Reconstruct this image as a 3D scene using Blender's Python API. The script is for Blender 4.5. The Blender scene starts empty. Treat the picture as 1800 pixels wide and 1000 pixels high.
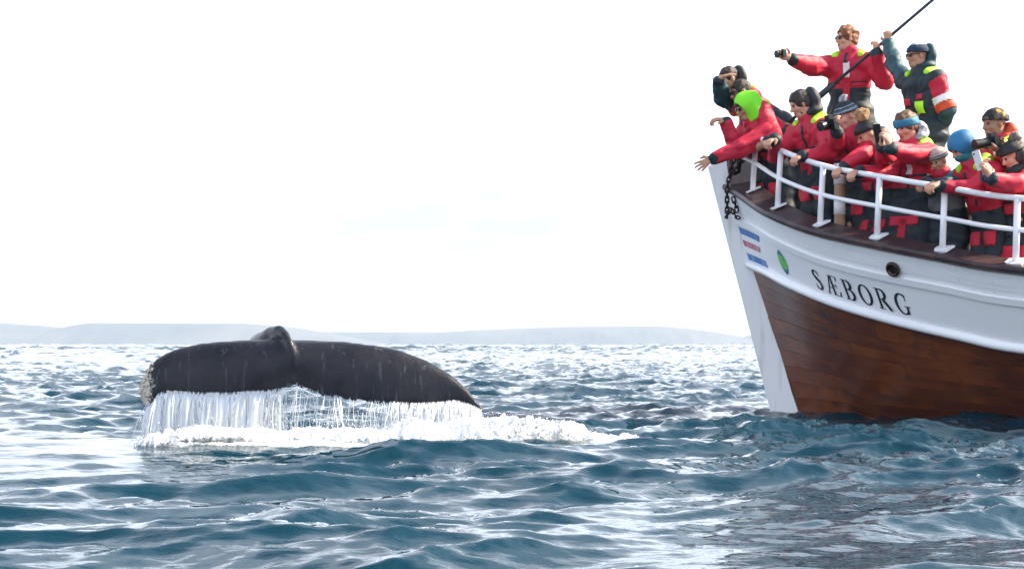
import bpy, math, random
import numpy as np
from mathutils import Vector, Matrix
random.seed(7); RNG = np.random.default_rng(7)
scene = bpy.context.scene
COL = scene.collection
# ------------------------------------------------------------------ camera, sky, sun, exposure
F = 3200.0; H = 0.6; CX = 900.0; CY = 607.0
cam_d = bpy.data.cameras.new('camera'); cam = bpy.data.objects.new('camera', cam_d); COL.objects.link(cam)
cam.location = (0, 0, H); cam.rotation_euler = (math.radians(90), 0, 0)
cam_d.sensor_width = 36.0; cam_d.lens = 36.0*F/1800.0; cam_d.shift_y = (CY-500.0)/1800.0
cam_d.clip_start = 0.05; cam_d.clip_end = 20000
scene.camera = cam
scene.view_settings.view_transform = 'Standard'; scene.view_settings.look = 'None'
scene.view_settings.gamma = 1.0; scene.view_settings.use_curve_mapping = False
scene.view_settings.exposure = 1.4
SUN_EL, SUN_AZ = math.radians(38), math.radians(80)      # azimuth measured clockwise from +Y
w = bpy.data.worlds.new('World'); scene.world = w; w.use_nodes = True
nt = w.node_tree; nt.nodes.clear()
def nn(t, **kw):
    n = nt.nodes.new(t)
    for k, v in kw.items(): setattr(n, k, v)
    return n
out = nn('ShaderNodeOutputWorld'); bg = nn('ShaderNodeBackground'); bg.inputs['Strength'].default_value = 0.1
sky = nn('ShaderNodeTexSky', sky_type='NISHITA', sun_disc=False); sky.sun_elevation = SUN_EL; sky.sun_rotation = SUN_AZ
sky.air_density = 1.0; sky.dust_density = 1.0
tc = nn('ShaderNodeTexCoord'); mp = nn('ShaderNodeMapping'); mp.inputs['Scale'].default_value = (1.0, 1.0, 3.6)
noi = nn('ShaderNodeTexNoise'); noi.inputs['Scale'].default_value = 2.6; noi.inputs['Detail'].default_value = 6; noi.inputs['Roughness'].default_value = .55
cr = nn('ShaderNodeValToRGB'); cr.color_ramp.elements[0].position = .36; cr.color_ramp.elements[1].position = .62
cr.color_ramp.elements[0].color = (3.45, 3.55, 3.95, 1); cr.color_ramp.elements[1].color = (10.2, 11.0, 12.6, 1)
sep = nn('ShaderNodeSeparateXYZ'); mrange = nn('ShaderNodeMapRange')
mrange.inputs['From Min'].default_value = 0.30; mrange.inputs['From Max'].default_value = .78
mrange.inputs['To Min'].default_value = .96; mrange.inputs['To Max'].default_value = .18
mix = nn('ShaderNodeMix', data_type='RGBA')
L = nt.links.new
L(tc.outputs['Generated'], mp.inputs['Vector']); L(mp.outputs[0], noi.inputs['Vector']); L(noi.outputs['Fac'], cr.inputs[0])
L(tc.outputs['Generated'], sep.inputs[0]); L(sep.outputs['Z'], mrange.inputs['Value']); L(mrange.outputs[0], mix.inputs[0])
L(sky.outputs[0], mix.inputs[6]); L(cr.outputs[0], mix.inputs[7]); L(mix.outputs[2], bg.inputs['Color']); L(bg.outputs[0], out.inputs['Surface'])
sun_d = bpy.data.lights.new('sun', 'SUN'); sun_d.energy = 5.0; sun_d.angle = math.radians(5); sun_d.color = (1, .86, .66)
sun = bpy.data.objects.new('sun', sun_d); COL.objects.link(sun); sun.location = (20, -10, 30)
sdir = Vector((math.sin(SUN_AZ)*math.cos(SUN_EL), math.cos(SUN_AZ)*math.cos(SUN_EL), math.sin(SUN_EL)))
sun.rotation_euler = sdir.to_track_quat('Z', 'Y').to_euler()
scene.cycles.volume_bounces = 2; scene.cycles.max_bounces = 8; scene.cycles.transparent_max_bounces = 12

# ------------------------------------------------------------------ helpers
def A(*v): return np.array(v, float)
def PT(px, py, Y): return A((px-CX)/F*Y, Y, H+(CY-py)/F*Y)
def unit(v): return v/(np.linalg.norm(v)+1e-12)
ZUP = A(0, 0, 1)

def mat(name, col, rough=.6, metal=0., noise=None, bump=None, crease=False, spec=.5, coat=0., trans=0., ior=1.45, sss=0.):
    """noise = (scale, colour2, lo, hi) blotches; bump = (scale, strength, distance)"""
    m = bpy.data.materials.new(name); m.use_nodes = True; t = m.node_tree; b = t.nodes['Principled BSDF']
    b.inputs['Base Color'].default_value = (*col, 1); b.inputs['Roughness'].default_value = rough
    b.inputs['Metallic'].default_value = metal; b.inputs['Specular IOR Level'].default_value = spec
    b.inputs['Coat Weight'].default_value = coat; b.inputs['IOR'].default_value = ior
    b.inputs['Transmission Weight'].default_value = trans
    c = t.nodes.new('ShaderNodeTexCoord')
    if noise:
        sc, c2, lo, hi = noise
        n = t.nodes.new('ShaderNodeTexNoise'); n.inputs['Detail'].default_value = 5
        mpn = t.nodes.new('ShaderNodeMapping')
        mpn.inputs['Scale'].default_value = sc if isinstance(sc, tuple) else (sc, sc, sc)
        n.inputs['Scale'].default_value = 1
        r = t.nodes.new('ShaderNodeMapRange'); r.inputs['From Min'].default_value = lo; r.inputs['From Max'].default_value = hi
        x = t.nodes.new('ShaderNodeMix'); x.data_type = 'RGBA'
        x.inputs[6].default_value = (*col, 1); x.inputs[7].default_value = (*c2, 1)
        t.links.new(c.outputs['Object'], mpn.inputs[0]); t.links.new(mpn.outputs[0], n.inputs['Vector'])
        t.links.new(n.outputs['Fac'], r.inputs[0]); t.links.new(r.outputs[0], x.inputs[0]); t.links.new(x.outputs[2], b.inputs['Base Color'])
    if bump:
        sc, st, di = bump
        n = t.nodes.new('ShaderNodeTexNoise'); n.inputs['Detail'].default_value = 4; n.inputs['Scale'].default_value = sc
        if crease: n.noise_type = 'RIDGED_MULTIFRACTAL'; n.inputs['Detail'].default_value = 2; n.inputs['Distortion'].default_value = .8
        bp = t.nodes.new('ShaderNodeBump'); bp.inputs['Strength'].default_value = st; bp.inputs['Distance'].default_value = di
        t.links.new(c.outputs['Object'], n.inputs['Vector']); t.links.new(n.outputs['Fac'], bp.inputs['Height']); t.links.new(bp.outputs[0], b.inputs['Normal'])
    return m

def mesh_obj(name, V, Fc, mats, idx=None, parent=None, smooth=True, uv=None, attrs=None, origin=None, sharp=None):
    """V Nx3 world coordinates; Fc an array of quads or triangles or a list of ngons. origin is subtracted."""
    V = np.asarray(V, float)
    if origin is None and parent is not None: origin = ORIG.get(parent.name, (0, 0, 0))
    if origin is not None: V = V-np.asarray(origin, float)
    me = bpy.data.meshes.new(name)
    me.vertices.add(len(V)); me.vertices.foreach_set('co', V.astype(np.float32).ravel())
    if isinstance(Fc, np.ndarray):
        k = Fc.shape[1]; nf = len(Fc); loops = Fc.astype(np.int32).ravel(); starts = np.arange(nf, dtype=np.int32)*k
    else:
        nf = len(Fc); loops = np.array([i for f in Fc for i in f], np.int32)
        ln = np.array([len(f) for f in Fc]); starts = (np.cumsum(ln)-ln).astype(np.int32)
    me.loops.add(len(loops)); me.loops.foreach_set('vertex_index', loops)
    me.polygons.add(nf); me.polygons.foreach_set('loop_start', starts)
    if idx is not None: me.polygons.foreach_set('material_index', np.asarray(idx, np.int32))
    me.polygons.foreach_set('use_smooth', np.full(nf, smooth, bool))
    for m in (mats if isinstance(mats, (list, tuple)) else [mats]): me.materials.append(m)
    if uv is not None:
        l = me.uv_layers.new(name='UVMap'); l.data.foreach_set('uv', np.asarray(uv, np.float32)[loops].ravel())
    if attrs:
        for k_, v_ in attrs.items():
            a_ = me.attributes.new(k_, 'FLOAT', 'POINT'); a_.data.foreach_set('value', np.asarray(v_, np.float32))
    me.update(calc_edges=True); me.validate()
    if sharp and smooth:
        try: me.set_sharp_from_angle(angle=math.radians(sharp))
        except Exception: pass
    o = bpy.data.objects.new(name, me); COL.objects.link(o)
    if parent is not None: o.parent = parent
    elif origin is not None: o.location = origin
    if parent is not None:
        ORIG[o.name] = origin
    return o
ORIG = {}
def thing(name, label, cat, loc, group=None):
    o = bpy.data.objects.new(name, None); COL.objects.link(o); o.location = loc
    o['label'] = label; o['category'] = cat
    if group: o['group'] = group
    ORIG[o.name] = tuple(loc); return o
def tag(o, label=None, cat=None, kind=None, group=None):
    if label: o['label'] = label
    if cat: o['category'] = cat
    if kind: o['kind'] = kind
    if group: o['group'] = group
    return o

class MB:
    def __init__(s): s.V = []; s.F = []; s.n = 0; s.I = []
    def add(s, V, Fc, mi=0):
        V = np.asarray(V, float); s.V.append(V); s.F += [tuple(int(i)+s.n for i in f) for f in Fc]; s.I += [mi]*len(Fc); s.n += len(V); return s
    def tube(s, pts, r, n=8, cap=True, mi=0):
        pts = np.asarray(pts, float); m = len(pts); r = np.broadcast_to(r, (m,))
        t = np.gradient(pts, axis=0); up = A(0, 0, 1) if abs(unit(t[0])[2]) < .9 else A(1, 0, 0); V = []
        for i in range(m):
            d = unit(t[i]); a = unit(np.cross(d, up)); b = np.cross(a, d)
            up = b
            for j in range(n):
                q = 2*math.pi*j/n; V.append(pts[i]+r[i]*(a*math.cos(q)+b*math.sin(q)))
        Fc = [(i*n+j, i*n+(j+1) % n, (i+1)*n+(j+1) % n, (i+1)*n+j) for i in range(m-1) for j in range(n)]
        if cap: Fc += [tuple(range(n))[::-1], tuple((m-1)*n+j for j in range(n))]
        return s.add(V, Fc, mi)
    def box(s, c, ax, ay, az, hx, hy, hz, mi=0):
        V = [c+sx*hx*ax+sy*hy*ay+sz*hz*az for sz in (-1, 1) for sy in (-1, 1) for sx in (-1, 1)]
        return s.add(V, [(0, 2, 3, 1), (4, 5, 7, 6), (0, 1, 5, 4), (2, 6, 7, 3), (0, 4, 6, 2), (1, 3, 7, 5)], mi)
    def ell(s, c, r, n=10, m=7, R=None, mi=0):
        V = []; R = np.eye(3) if R is None else R
        for i in range(m+1):
            th = math.pi*i/m
            for j in range(n):
                ph = 2*math.pi*j/n
                V.append(c+R.T@(A(math.sin(th)*math.cos(ph), math.sin(th)*math.sin(ph), math.cos(th))*r))
        return s.add(V, [(i*n+j, (i+1)*n+j, (i+1)*n+(j+1) % n, i*n+(j+1) % n) for i in range(m) for j in range(n)], mi)
    def build(s, name, mats, parent=None, smooth=True, **kw):
        return mesh_obj(name, np.concatenate(s.V), s.F, mats, s.I, parent, smooth, **kw)

# random smooth tile fields (numpy) -------------------------------------------------
def field(N, beta, seed, kmin=1, kmax=1e9):
    r = np.random.default_rng(seed); k = np.fft.fftfreq(N)*N; kk = np.hypot(*np.meshgrid(k, k)); kk[0, 0] = 1
    a = np.where((kk >= kmin) & (kk <= kmax), kk**(-beta/2-.5), 0)
    f = np.fft.ifft2((r.normal(size=(N, N))+1j*r.normal(size=(N, N)))*a).real
    return f/f.std()
def samp(f, x, y, Lt):
    N = f.shape[0]; u = np.mod(x/Lt, 1)*N; v = np.mod(y/Lt, 1)*N
    i = np.floor(u).astype(int) % N; j = np.floor(v).astype(int) % N; fu = u-np.floor(u); fv = v-np.floor(v)
    i1 = (i+1) % N; j1 = (j+1) % N
    return (f[j, i]*(1-fu)+f[j, i1]*fu)*(1-fv)+(f[j1, i]*(1-fu)+f[j1, i1]*fu)*fv

# ------------------------------------------------------------------ sea
def ocean_tile(N, Lt, wind, lam, hs, seed, cut, p=4.0, spread=2):
    r = np.random.default_rng(seed); k1 = np.fft.fftfreq(N)*N*2*math.pi/Lt; kx, ky = np.meshgrid(k1, k1)
    k = np.hypot(kx, ky); k[0, 0] = 1e9; kp = 2*math.pi/lam
    S = k**(-p)*np.exp(-1.25*(kp/k)**2)*np.exp(-(k*cut/(2*math.pi))**2)
    c = (kx*wind[0]+ky*wind[1])/k; S = S*(.05+np.abs(c)**spread)
    amp = np.sqrt(S)*(r.normal(size=(N, N))+1j*r.normal(size=(N, N)))
    h = np.fft.ifft2(amp); sc = hs/4/h.real.std()
    dx = np.fft.ifft2(1j*kx/k*amp).real*sc; dy = np.fft.ifft2(1j*ky/k*amp).real*sc
    return h.real*sc, dx, dy, Lt
WIND = unit(A(.38, -1.0))
TA = ocean_tile(1024, 23.0, WIND, 1.15, .104, 11, .045, p=4.0, spread=5)
TB = ocean_tile(512, 67.0, unit(A(-.1, -1.0)), 5.0, .075, 5, 1.2)
TC = ocean_tile(512, 210.0, WIND, 6.0, .66, 31, .8, p=4.4, spread=4)
TD = ocean_tile(512, 900.0, unit(A(-.2, -1.0)), 19.0, 1.9, 32, 3.5, p=4.6, spread=4)
CHOP = 1.1
def sea(x, y):
    a = [samp(TA[i], x, y, TA[3]) for i in range(3)]; b = [samp(TB[i], x, y, TB[3]) for i in range(3)]
    q = np.clip((y-11.5)/9, 0, 1); g = np.clip(.60+.40*samp(GUST, x, y, 27.), .34, 1.4)*(1-q)+1.2*q                # gusts roughen some patches and leave others slick
    return g*a[0]+b[0], CHOP*(g*a[1]+b[1]), CHOP*(g*a[2]+b[2])
GUST = field(256, 1.4, 46, 1, 14)
def bump2(x, y, cx, cy, rx, ry): return np.exp(-((x-cx)/rx)**2-((y-cy)/ry)**2)
FA = field(512, 1.6, 3); FB = field(512, 1.0, 4); FC = field(512, 2.2, 9)
WX0, WY = -1.30, 10.85                                                # whale notch
def foam_mask(x, y):
    """white water round the whale and a trace of it along the boat's wash, in world metres"""
    m = .75*bump2(x, y, -1.60, 10.5, .38, .14)+.7*bump2(x, y, -1.15, 10.6, .55, .13)+.8*bump2(x, y, -.50, 10.7, .55, .2)
    m += .6*bump2(x, y, .10, 10.95, .4, .25)+.42*bump2(x, y, .65, 11.3, .35, .2)
    m += .42*bump2(x, y, -.35, 10.2, .45, .16)
    m = m+.22*samp(FA, x, y, 1.7)*np.clip(m*3, 0, 1)
    wash = .50*bump2(x, y, 2.3, 8.2, .75, .55)+.36*bump2(x, y, 1.4, 9.2, .9, .5)+.36*bump2(x, y, 2.2, 6.9, .4, .12)+.42*bump2(x, y, 3.3, 10.2, 1.3, .25)
    return np.clip(m+wash*.72, 0, 1.5)

m = bpy.data.materials.new('sea_water'); m.use_nodes = True; t = m.node_tree; b = t.nodes['Principled BSDF']
b.inputs['Base Color'].default_value = (.0003, .024, .041, 1); b.inputs['Roughness'].default_value = .022; b.inputs['IOR'].default_value = 1.333
at = t.nodes.new('ShaderNodeAttribute'); at.attribute_name = 'foam'
g = t.nodes.new('ShaderNodeNewGeometry')
n1 = t.nodes.new('ShaderNodeTexNoise'); n1.inputs['Scale'].default_value = 9; n1.inputs['Detail'].default_value = 7; n1.inputs['Roughness'].default_value = .68
n2 = t.nodes.new('ShaderNodeTexNoise'); n2.inputs['Scale'].default_value = 8; n2.inputs['Detail'].default_value = 4.0; n2.inputs['Roughness'].default_value = .5
mpw = t.nodes.new('ShaderNodeMapping'); mpw.inputs['Scale'].default_value = (1, 1.9, 1)
bp = t.nodes.new('ShaderNodeBump'); bp.inputs['Strength'].default_value = .22; bp.inputs['Distance'].default_value = .022
ad = t.nodes.new('ShaderNodeMath'); ad.operation = 'ADD'
sb = t.nodes.new('ShaderNodeMapRange'); sb.inputs['From Min'].default_value = .92; sb.inputs['From Max'].default_value = 1.10
fo = t.nodes.new('ShaderNodeBsdfPrincipled'); fo.inputs['Base Color'].default_value = (.88, .91, .93, 1); fo.inputs['Roughness'].default_value = .7
mx = t.nodes.new('ShaderNodeMixShader'); k = t.links.new
k(g.outputs['Position'], n1.inputs['Vector']); k(g.outputs['Position'], mpw.inputs[0]); k(mpw.outputs[0], n2.inputs['Vector'])
n5 = t.nodes.new('ShaderNodeTexNoise'); n5.inputs['Scale'].default_value = .9; n5.inputs['Detail'].default_value = 5; n5.inputs['Roughness'].default_value = .6
a5 = t.nodes.new('ShaderNodeAttribute'); a5.attribute_name = 'open_sea'; m5 = t.nodes.new('ShaderNodeMath'); m5.operation = 'MULTIPLY'; m6 = t.nodes.new('ShaderNodeMath'); m6.operation = 'MULTIPLY_ADD'; m6.inputs[1].default_value = 3.
k(mpw.outputs[0], n5.inputs['Vector']); k(n5.outputs['Fac'], m5.inputs[0]); k(a5.outputs['Fac'], m5.inputs[1]); k(m5.outputs[0], m6.inputs[0]); k(n2.outputs['Fac'], m6.inputs[2])
k(m6.outputs[0], bp.inputs['Height']); k(bp.outputs[0], b.inputs['Normal'])
k(at.outputs['Fac'], ad.inputs[0]); k(n1.outputs['Fac'], ad.inputs[1]); k(ad.outputs[0], sb.inputs[0])
k(sb.outputs[0], mx.inputs[0]); k(b.outputs[0], mx.inputs[1]); k(fo.outputs[0], mx.inputs[2]); k(mx.outputs[0], t.nodes['Material Output'].inputs['Surface'])
M_SEA = m
def build_sea():
    r = [.5, 1, 1.6, 2.2, 2.8, 3.3, 3.7, 4.0]
    while r[-1] < 3400: r.append(r[-1]+max(.018, .0058*r[-1]))
    r = np.array(r)
    fine = np.radians(np.linspace(-19.5, 19.5, 640)); coarse = np.radians(np.linspace(19.5, 340.5, 90))[1:-1]
    th = np.concatenate([fine, coarse]); nr, na = len(r), len(th)
    R, T = np.meshgrid(r, th, indexing='ij'); x = R*np.sin(T); y = R*np.cos(T)
    h, dx, dy = sea(x, y)
    att = np.clip((R-.5)/3, 0, 1)*np.clip(1-(R-1800)/1600, .35, 1)
    for T_, r0_, r1_ in ((TC, 60, 190), (TD, 300, 900)):                 # a longer, steeper sea offshore
        q = np.clip((R-r0_)/(r1_-r0_), 0, 1); h = h+q*samp(T_[0], x, y, T_[3]); dx = dx+.8*q*samp(T_[1], x, y, T_[3]); dy = dy+.8*q*samp(T_[2], x, y, T_[3])
    V = np.stack([x+dx*att, y+dy*att, h*att], -1).reshape(-1, 3)
    i = np.arange(nr-1)[:, None]*na; j = np.arange(na)[None, :]; j1 = (j+1) % na
    Q = np.stack([i+j, i+na+j, i+na+j1, i+j1], -1).reshape(-1, 4)[:, ::-1]
    V = np.concatenate([V, [[0, 0, 0]]]); foam = np.concatenate([foam_mask(x, y).ravel(), [0]])
    o = mesh_obj('sea', V, Q, M_SEA, attrs={'foam': foam, 'open_sea': np.concatenate([np.clip((R-25)/110, 0, 1).ravel(), [0]])}); o['kind'] = 'structure'
build_sea()

# ------------------------------------------------------------------ hills and haze
M_HILL = mat('hill_heath', (.055, .075, .085), .9, noise=((.004, .004, .012), (.10, .115, .12), .4, .6))
def ridge(name, px, py, Y, depth, ext):
    px = np.array(px, float); py = np.array(py, float)
    xs = (px-CX)/F*Y; zs = H+(CY-py)/F*Y
    X = np.linspace(xs[0]-ext, xs[-1]+ext, 260); Z = np.interp(X, xs, zs)
    rows = np.linspace(-1, 1.6, 22); prof = np.cos(np.clip(rows, -1, 1)*math.pi/2)**1.2
    prof = np.where(rows > 0, 1-.25*rows/1.6, prof)
    V = []
    for q, p_ in zip(rows, prof):
        nz = samp(FC, X, np.full_like(X, q*depth), 900.)*1.2*p_*(Z/40)
        V.append(np.stack([X, np.full_like(X, Y+q*depth*.9)+30*samp(FC, X, X*0+q*90, 1500.), np.maximum(Z*p_+nz*(1-p_)-3*(1-p_), -1.)], -1))
    V = np.concatenate(V); n = len(X); i = np.arange(len(rows)-1)[:, None]*n; j = np.arange(n-1)[None]
    Q = np.stack([i+j, i+j+1, i+n+j+1, i+n+j], -1).reshape(-1, 4)
    o = mesh_obj(name, V, Q, M_HILL); o['kind'] = 'structure'
ridge('hills', [-400, -200, 0, 60, 105, 130, 160, 300, 440, 520, 560, 600, 650, 700], [574, 570, 567, 572, 577, 571, 567, 568, 569, 575, 582, 590, 600, 606], 2700, 260, 10)
ridge('hills', [500, 560, 620, 760, 830, 900, 1000, 1150, 1210, 1260, 1320, 1360], [588, 583, 583, 584, 580, 577, 574, 573, 577, 583, 594, 606], 2950, 200, 10)
ridge('hills', [-600, -300, 0, 60, 120, 200, 300], [580, 570, 568, 571, 577, 590, 606], 3050, 120, 10)
ridge('hills', [1280, 1310, 1340, 1400, 1500, 1700, 2000, 2400], [606, 592, 583, 574, 570, 568, 572, 590], 3000, 160, 10)
hz = bpy.data.materials.new('haze_air'); hz.use_nodes = True; t = hz.node_tree; t.nodes.clear()
o_ = t.nodes.new('ShaderNodeOutputMaterial'); pv = t.nodes.new('ShaderNodeVolumePrincipled')
pv.inputs['Color'].default_value = (.62, .72, .88, 1); pv.inputs['Density'].default_value = .00022; pv.inputs['Anisotropy'].default_value = .0
t.links.new(pv.outputs[0], o_.inputs['Volume'])
mb = MB(); mb.box(A(0, 0, 32.), A(1, 0, 0), A(0, 1, 0), A(0, 0, 1), 3600, 3600, 34.)
tag(mb.build('haze', hz, smooth=False), kind='stuff')
# ------------------------------------------------------------------ boat
X0, Y0 = 1.96, 16.40; BA = math.radians(25); CA, SA = math.cos(BA), math.sin(BA)
def boat(s, w_, z):
    s = np.asarray(s, float); w_ = np.asarray(w_, float); z = np.asarray(z, float)
    s, w_, z = np.broadcast_arrays(s, w_, z)
    return np.stack([X0+s*CA-w_*SA, Y0-s*SA-w_*CA, z], -1)
KS = np.arange(11)
KsD = A(0, .272, .646, 1.127, 1.67, 2.234, 2.817, 4.1, 6, 10, 13); KwD = A(.08, .435, .927, 1.316, 1.596, 1.824, 1.986, 2.22, 2.33, 2.15, 1.5)
KsW = A(.62, .85, 1.15, 1.55, 2.0, 2.45, 2.95, 4.1, 6, 10, 12.6); KwW = A(.05, .19, .37, .60, .83, 1.02, 1.20, 1.60, 1.95, 1.7, 1.0)
KzD = A(2.0, 1.875, 1.685, 1.505, 1.373, 1.25, 1.138, 1.01, .95, 1.0, 1.15)
Kz1 = A(1.69, 1.595, 1.441, 1.259, 1.121, 1.009, .897, .77, .71, .76, .9)
Kz2 = A(1.30, 1.215, 1.08, .92, .777, .658, .55, .45, .41, .45, .58)
KzK = KzD-.015
def cub(K, i):
    """Catmull-Rom through the knots"""
    i = np.clip(np.asarray(i, float), 0, 10); k = np.clip(np.floor(i).astype(int), 0, 9); t = i-k
    P = np.concatenate([[2*K[0]-K[1]], K, [2*K[-1]-K[-2]]]); a, b_, c, d = P[k], P[k+1], P[k+2], P[k+3]
    return .5*(2*b_+(c-a)*t+(2*a-5*b_+4*c-d)*t*t+(3*b_-a-3*c+d)*t**3)
def hull(i, z, side=1, off=0.):
    i, z = np.broadcast_arrays(np.asarray(i, float), np.asarray(z, float))
    z0 = cub(KzD, i); zf = z/z0; p = np.clip(zf, 0, None)**.8
    s = cub(KsW, i)+(cub(KsD, i)-cub(KsW, i))*zf
    w_ = np.where(zf >= 0, cub(KwW, i)+(cub(KwD, i)-cub(KwW, i))*p, cub(KwW, i)*np.clip(1+.7*z, .05, 1))
    if np.any(off):
        e = 1e-3; a = hull(np.clip(i+e, 0, 10), z, side)-hull(np.clip(i-e, 0, 10), z, side); c = hull(i, z+e, side)-hull(i, z-e, side)
        n = np.cross(a, c)*side; n /= np.linalg.norm(n, axis=-1, keepdims=True)+1e-12
        return boat(s, w_*side, z)+n*np.asarray(off)[..., None]
    return boat(s, w_*side, z)
def zlev(i, v):
    """v 0 cap, 1 moulding, 2 rubbing strake, 3 waterline, 4 below water"""
    zz = [cub(KzK, i), cub(Kz1, i), cub(Kz2, i), np.zeros_like(np.asarray(i, float)), np.full_like(np.asarray(i, float), -.55)]
    v = np.broadcast_to(np.asarray(v, float), np.shape(i)); k = np.clip(np.floor(v).astype(int), 0, 3); f = v-k
    zz = np.stack(zz); ix = np.arange(v.size).reshape(v.shape); fl = zz.reshape(5, -1)
    return (fl[k.ravel(), ix.ravel()]*(1-f.ravel())+fl[k.ravel()+1, ix.ravel()]*f.ravel()).reshape(v.shape)
_n = hull(np.array([3.]), np.array([.5]), 1, 1.)-hull(np.array([3.]), np.array([.5]), 1)
NS = 1 if _n[0, 1] < 0 else -1                                        # outward sign on the near side
def hullv(i, v, off=0., side=1): 
    i, v = np.broadcast_arrays(np.asarray(i, float), np.asarray(v, float)); return hull(i, zlev(i, v), side, np.broadcast_to(np.asarray(off, float)*NS, i.shape))

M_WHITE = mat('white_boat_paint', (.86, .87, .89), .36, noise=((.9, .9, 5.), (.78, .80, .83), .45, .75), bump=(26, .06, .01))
M_STEM = mat('stem_white_paint', (.74, .75, .76), .5, noise=((14, 14, 1.6), (.52, .50, .47), .56, .80), bump=(14, .10, .01))
M_CAP = mat('cap_dark_varnish', (.035, .022, .026), .35, noise=((3, 9, 9), (.085, .05, .045), .45, .7), bump=(30, .15, .01))
M_DECK = mat('deck_wood', (.16, .10, .06), .7, noise=((2, 14, 2), (.09, .06, .04), .4, .6))
M_RAIL = mat('rail_white_paint', (.82, .83, .85), .35, noise=(5, (.72, .72, .72), .6, .75))
M_SEAM = mat('seam_dark', (.05, .03, .02), .8)
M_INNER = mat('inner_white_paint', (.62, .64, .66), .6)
def oak(name, c1, c2, c3):
    m = bpy.data.materials.new(name); m.use_nodes = True; t = m.node_tree; b = t.nodes['Principled BSDF']; k = t.links.new
    b.inputs['Roughness'].default_value = .3; b.inputs['Coat Weight'].default_value = .5; b.inputs['Coat Roughness'].default_value = .16
    uv = t.nodes.new('ShaderNodeTexCoord')
    def noise(scale, det=5, rough=.6):
        mp = t.nodes.new('ShaderNodeMapping'); mp.inputs['Scale'].default_value = scale; n = t.nodes.new('ShaderNodeTexNoise')
        n.inputs['Scale'].default_value = 1; n.inputs['Detail'].default_value = det; n.inputs['Roughness'].default_value = rough
        k(uv.outputs['UV'], mp.inputs[0]); k(mp.outputs[0], n.inputs['Vector']); return n
    def rng(n, a, c):
        r = t.nodes.new('ShaderNodeMapRange'); r.inputs['From Min'].default_value = a; r.inputs['From Max'].default_value = c; k(n.outputs['Fac'], r.inputs[0]); return r
    def mixc(f, a, c):
        x = t.nodes.new('ShaderNodeMix'); x.data_type = 'RGBA'; k(f.outputs[0], x.inputs[0])
        for i, v in ((6, a), (7, c)):
            if isinstance(v, tuple): x.inputs[i].default_value = (*v, 1)
            else: k(v.outputs[2], x.inputs[i])
        return x
    big = rng(noise((1.5, 2.6, 1)), .42, .60); grain = rng(noise((5, 90, 1), 6, .7), .35, .7); dark = rng(noise((2.6, 5.0, 1), 6, .62), .58, .70)
    stain = rng(noise((9, 2.0, 1), 4, .6), .60, .72)
    x = mixc(big, c1, c2); x2 = mixc(grain, x, tuple(v*.62 for v in c1))
    # the grain only half shows
    h = t.nodes.new('ShaderNodeMix'); h.data_type = 'RGBA'; h.inputs[0].default_value = .55; k(x.outputs[2], h.inputs[6]); k(x2.outputs[2], h.inputs[7])
    x3 = mixc(dark, h, c3); x4 = mixc(stain, x3, tuple(v*.8+.01 for v in c1)); k(x4.outputs[2], b.inputs['Base Color'])
    bp = t.nodes.new('ShaderNodeBump'); bp.inputs['Strength'].default_value = .35; bp.inputs['Distance'].default_value = .006
    k(noise((4, 60, 1), 5, .65).outputs['Fac'], bp.inputs['Height']); k(bp.outputs[0], b.inputs['Normal'])
    return m
OAK = [oak('oiled_oak_a', (.105, .025, .010), (.205, .056, .013), (.012, .006, .006)), oak('oiled_oak_b', (.100, .024, .010), (.198, .053, .013), (.011, .006, .006)),
       oak('oiled_oak_c', (.110, .027, .010), (.212, .059, .013), (.013, .006, .006))]

BOAT = thing('fishing_boat', 'old wooden boat with white topsides, varnished brown hull and SÆBORG on its bow', 'boat', tuple(boat(3, 0, 0)))
def strip(name, ia, ib, va, vb, mats, off=.0, th=.03, nv=3, ni=None, gap=.0012, parent=BOAT, side=1, uvo=None):
    """one plank laid on the hull between two levels, proud of the shell, with its own edges"""
    ni = ni or max(3, int((ib-ia)*9)); I, Vv = np.meshgrid(np.linspace(ia, ib, ni), np.linspace(va, vb, nv), indexing='ij')
    P = hullv(I, Vv, off, side)
    # a seam's width trimmed off both edges
    if gap:
        d = P[:, -1]-P[:, 0]; d /= np.linalg.norm(d, axis=-1, keepdims=True); P[:, 0] += d*gap; P[:, -1] -= d*gap
    Q = hullv(I, Vv, off-th, side)
    if gap: Q[:, 0] += d*gap; Q[:, -1] -= d*gap
    n = ni*nv; V = np.concatenate([P.reshape(-1, 3), Q.reshape(-1, 3)]); f = []
    for a in range(ni-1):
        for c in range(nv-1): f.append((a*nv+c, a*nv+c+1, (a+1)*nv+c+1, (a+1)*nv+c))
    f = np.array(f); 
    if NS*side < 0 or True:
        v0, v1, v2 = V[f[0, 0]], V[f[0, 1]], V[f[0, 2]]
        nrm = np.cross(v1-v0, v2-v0); want = P[0, 0]-Q[0, 0]
        flip = nrm@want < 0
    rim = []
    loop = [a*nv for a in range(ni)]+[(ni-1)*nv+c for c in range(1, nv)]+[a*nv+nv-1 for a in range(ni-2, -1, -1)]+[c for c in range(nv-2, 0, -1)]
    for a in range(len(loop)):
        p, q = loop[a], loop[(a+1) % len(loop)]; rim.append((p, q, q+n, p+n))
    rim = np.array(rim)
    if flip: f = f[:, ::-1]
    else: rim = rim[:, ::-1]
    ar = np.concatenate([[0], np.cumsum(np.linalg.norm(np.diff(P[:, 0], axis=0), axis=1))]); u = np.repeat(ar, nv)
    vv = np.linalg.norm(P-P[:, :1], axis=-1).ravel(); uo = uvo if uvo is not None else (RNG.uniform(0, 40), RNG.uniform(0, 40))
    uv = np.stack([u+uo[0], vv+uo[1]], -1); uv = np.concatenate([uv, uv])
    return mesh_obj(name, V, np.concatenate([f, rim]), mats, None, parent, True, uv=uv, sharp=35)
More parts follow.
